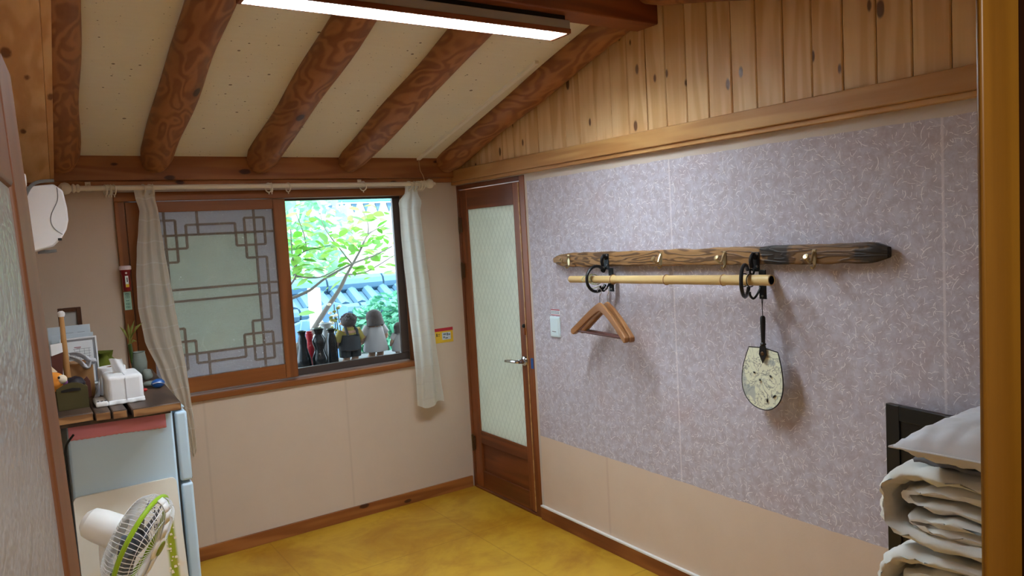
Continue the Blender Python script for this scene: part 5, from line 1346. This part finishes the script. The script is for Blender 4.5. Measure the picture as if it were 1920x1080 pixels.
# persimmon-like tree with separate leaves
tree = thing('garden_tree', 'slender garden tree with broad fresh green leaves just outside the window', 'tree', (at_y(560, 690, 1.2).x, 1.2, -0.3))
def branch(pxs, y, r0, r1):
    P = smooth_path([at_y(a, b_, y+dy) for a, b_, dy in pxs], 5); n = len(P)
    obj('branch', MB().tube(P, [r0+(r1-r0)*i/(n-1) for i in range(n)], 7), 'bark', tree); return P
base = at_y(545, 720, 1.2); base.z = -0.3
B1 = smooth_path([base, at_y(552, 680, 1.2), at_y(575, 640, 1.2), at_y(605, 590, 1.2), at_y(635, 545, 1.2), at_y(650, 515, 1.2)], 5)
obj('trunk', MB().tube(B1, [0.030-0.018*i/(len(B1)-1) for i in range(len(B1))], 9), 'bark', tree)
BR = [branch([(650,515,0),(675,470,0.05),(690,440,0.1),(715,425,0.15)], 1.2, 0.010, 0.004),
      branch([(545,560,0),(580,545,0),(610,522,0.02),(660,495,0.05),(700,480,0.1),(735,462,0.15)], 1.1, 0.012, 0.004),
      branch([(650,515,0),(680,512,0.05),(705,500,0.1),(740,478,0.15)], 1.2, 0.007, 0.003),
      branch([(556,518,0),(600,520,0),(640,500,0.1)], 1.05, 0.007, 0.003),
      branch([(556,518,0),(557,485,0.02),(575,470,0.05),(620,460,0.1)], 1.05, 0.007, 0.003),
      branch([(540,540,0),(555,515,0),(548,480,0),(545,430,0)], 1.0, 0.008, 0.003),
      branch([(660,495,0),(640,470,0),(610,430,0),(600,400,0)], 1.25, 0.006, 0.002),
      branch([(690,440,0),(690,420,0),(680,395,0)], 1.3, 0.005, 0.002),
      branch([(575,470,0),(570,440,0),(555,400,0)], 1.1, 0.005, 0.002)]
def leaf_mesh():
    n = 5; vs = []; fs = []
    for i in range(n+1):
        t = i/n; wv = 0.30*math.sin(PI*min(1, t*1.02))**0.8*(1-0.25*t) if 0 < i < n else 0.0
        z = -0.12*t*t
        vs += [(t, -wv, z+0.10*wv), (t, 0, z), (t, wv, z+0.10*wv)]
    for i in range(n):
        a = i*3; c = a+3
        fs += [(a, a+1, c+1, c), (a+1, a+2, c+2, c+1)]
    me = bpy.data.meshes.new('leaf'); me.from_pydata(vs, [], fs); me.materials.append(M['leaf'])
    for p in me.polygons: p.use_smooth = True
    return me
lm = leaf_mesh()
random.seed(11)
def add_leaf(p, size, hang=None):
    o = bpy.data.objects.new('leaf', lm); COL.objects.link(o); o.parent = tree
    o.location = Vector(p)-ORG[tree.name]
    o.rotation_euler = (random.uniform(-0.7, 0.7), random.uniform(-0.5, 0.6), random.uniform(0, 6.28))
    o.scale = (size, size*1.05, size)
big = [(580,480,50),(605,470,42),(570,455,34),(640,450,36),(615,540,30),(700,400,28),(685,415,30),(725,420,34),(690,460,36),(705,475,34),(660,505,36),(600,500,40),(565,500,36),(632,485,30),(650,430,30),(600,435,34),(575,420,30),(560,400,30),(715,450,30),(735,440,26),(558,590,36),(560,480,34),(625,420,30),(672,480,30),(585,520,34),(640,525,30),(665,455,30),(552,460,36)]
for a, b_, sz in big:
    y = random.uniform(0.95, 1.35); p = at_y(a, b_, y); add_leaf(p, sz/1402*5.4*1.0)
for k in range(105):
    p = at_y(random.uniform(535, 742), random.triangular(385, 530, 440), random.uniform(1.0, 1.6)); add_leaf(p, random.uniform(0.07, 0.12))
for k in range(120):
    P = random.choice(BR); q = random.choice(P[2:])
    p = q+Vector((random.gauss(0, 0.09), random.gauss(0, 0.10), random.gauss(0.03, 0.085)))
    add_leaf(p, random.uniform(0.055, 0.105))

# leafy shrubs behind: masses of small leaves
def leaf_mass(name, cx, cy, cz, rx, ry, rz, n, size, mat, label, seed):
    rnd = random.Random(seed); vs = []; fs = []
    for k in range(n):
        while True:
            p = Vector((rnd.uniform(-1,1), rnd.uniform(-1,1), rnd.uniform(-1,1)))
            if p.length < 1: break
        c = Vector((cx+p.x*rx, cy+p.y*ry, cz+p.z*rz)); s = size*rnd.uniform(0.6, 1.3)
        d = Vector((rnd.gauss(0,1), rnd.gauss(0,1), rnd.gauss(0,0.6))).normalized(); e = d.orthogonal().normalized(); e.rotate(Matrix.Rotation(rnd.random()*6.28, 3, d))
        o = len(vs); vs += [c-d*s, c+e*s*0.45, c+d*s, c-e*s*0.45]; fs.append((o, o+1, o+2, o+3))
    me = MB(); me.add(vs, fs)
    root = thing(name, label, 'shrub', (cx, cy, -0.3))
    obj('foliage', me, mat, root, smooth=0, kind='stuff')
    obj('stem', MB().tube([(cx, cy, -0.3), (cx+0.05, cy, cz)], [0.03, 0.012], 7), 'bark', root)
leaf_mass('vine_shrub', 0.62, 2.30, 0.66, 0.62, 0.30, 0.50, 2600, 0.045, 'vine', 'bluish green vine shrub growing below the tiled garden wall', 3)
leaf_mass('bamboo_shrub', 0.35, 4.6, 1.75, 0.8, 0.5, 0.75, 700, 0.11, 'palebush', 'pale spiky foliage rising behind the garden wall toward the white house', 5)
# garden wall with tile coping
gw = struct('garden_wall', B(-3, 6, 2.95, 3.15, -0.3, 1.02), 'stone', smooth=0)
obj('tile_bed', MB().prism([(-3, 2.72, 0.96), (6, 2.72, 0.96), (6, 3.06, 1.14), (-3, 3.06, 1.14)], (0, 0, 0.02)), 'tile', gw, smooth=0)
for k in range(30):
    x = -1.6+k*0.17
    obj('roof_tile', MB().tube([(x, 2.75, 1.02), (x, 3.05, 1.17)], 0.055, 8), 'tile', gw)
for k in range(11):
    x = -1.6+k*0.6
    obj('ridge_tile', MB().tube([(x, 3.05, 1.22), (x+0.58, 3.05, 1.22)], 0.085, 10), 'tile', gw)
    obj('ridge_tile', MB().tube([(x+0.2, 2.70, 0.98), (x+0.78, 2.70, 0.98)], 0.07, 10), 'tile', gw)
# leaning roof tiles and post
for i, (px, py, r) in enumerate(((566, 640, 0.4), (590, 632, 0.3), (612, 618, 0.3), (628, 600, 0.25), (636, 640, 0.3))):
    c = at_y(px, py, 2.1)
    m = MB().prism([(c.x-0.13, 2.1, c.z-0.16), (c.x+0.13, 2.1, c.z-0.16), (c.x+0.15, 2.14, c.z+0.10), (c.x+0.02, 2.15, c.z+0.16), (c.x-0.13, 2.14, c.z+0.12)], (0, 0.05, 0)).rot(r*math.sin(i*2.0), 'Y', (c.x, 2.1, c.z))
    obj('roof_tile_stack', m, 'tarp', bevel=0.01, label=('blue roof tile leaning at the mullion side of the garden', 'blue roof tile leaning behind the red vase', 'blue roof tile leaning beside the white garden post', 'blue roof tile leaning highest above the pale vase', 'blue roof tile leaning behind the boy figurine')[i], cat='roof tile', group='blue roof tiles leaning in the garden')
pp = at_y(590, 600, 2.0)
struct('tile_plinth', B(-1.2, 0.35, 2.02, 2.6, -0.3, 0.62), 'stone', smooth=0)
obj('garden_post', B(pp.x-0.045, pp.x+0.045, 1.93, 2.0, -0.3, at_y(590, 540, 1.95).z), 'housewall', label='pale square garden post behind the vases', cat='post', bevel=0.005)
# white house behind with tiled eave and gutter
hz = thing('house', 'white plastered house with tiled eave and teal gutter across the garden', 'house', (2, 8.4, -0.3))
obj('wall', B(-3, 8, 8.4, 8.6, -0.3, 2.3), 'housewall', hz, smooth=0)
obj('gutter', MB().tube([(-3, 7.0, 2.30), (8, 7.0, 2.30)], 0.045, 10), 'gutter', hz)
obj('roof', MB().prism([(-3, 7.0, 2.40), (8, 7.0, 2.40), (8, 8.6, 3.2), (-3, 8.6, 3.2)], (0,0,0.08)), 'tile', hz, smooth=0)
for k in range(34):
    x = 0.2+k*0.10
    obj('eave_tile', MB().prism([(x-0.048, 7.02, 2.24), (x+0.048, 7.02, 2.24), (x, 7.02, 2.10)], (0, 0.03, 0)), 'housewall' if k % 2 else 'tile', hz, smooth=0)
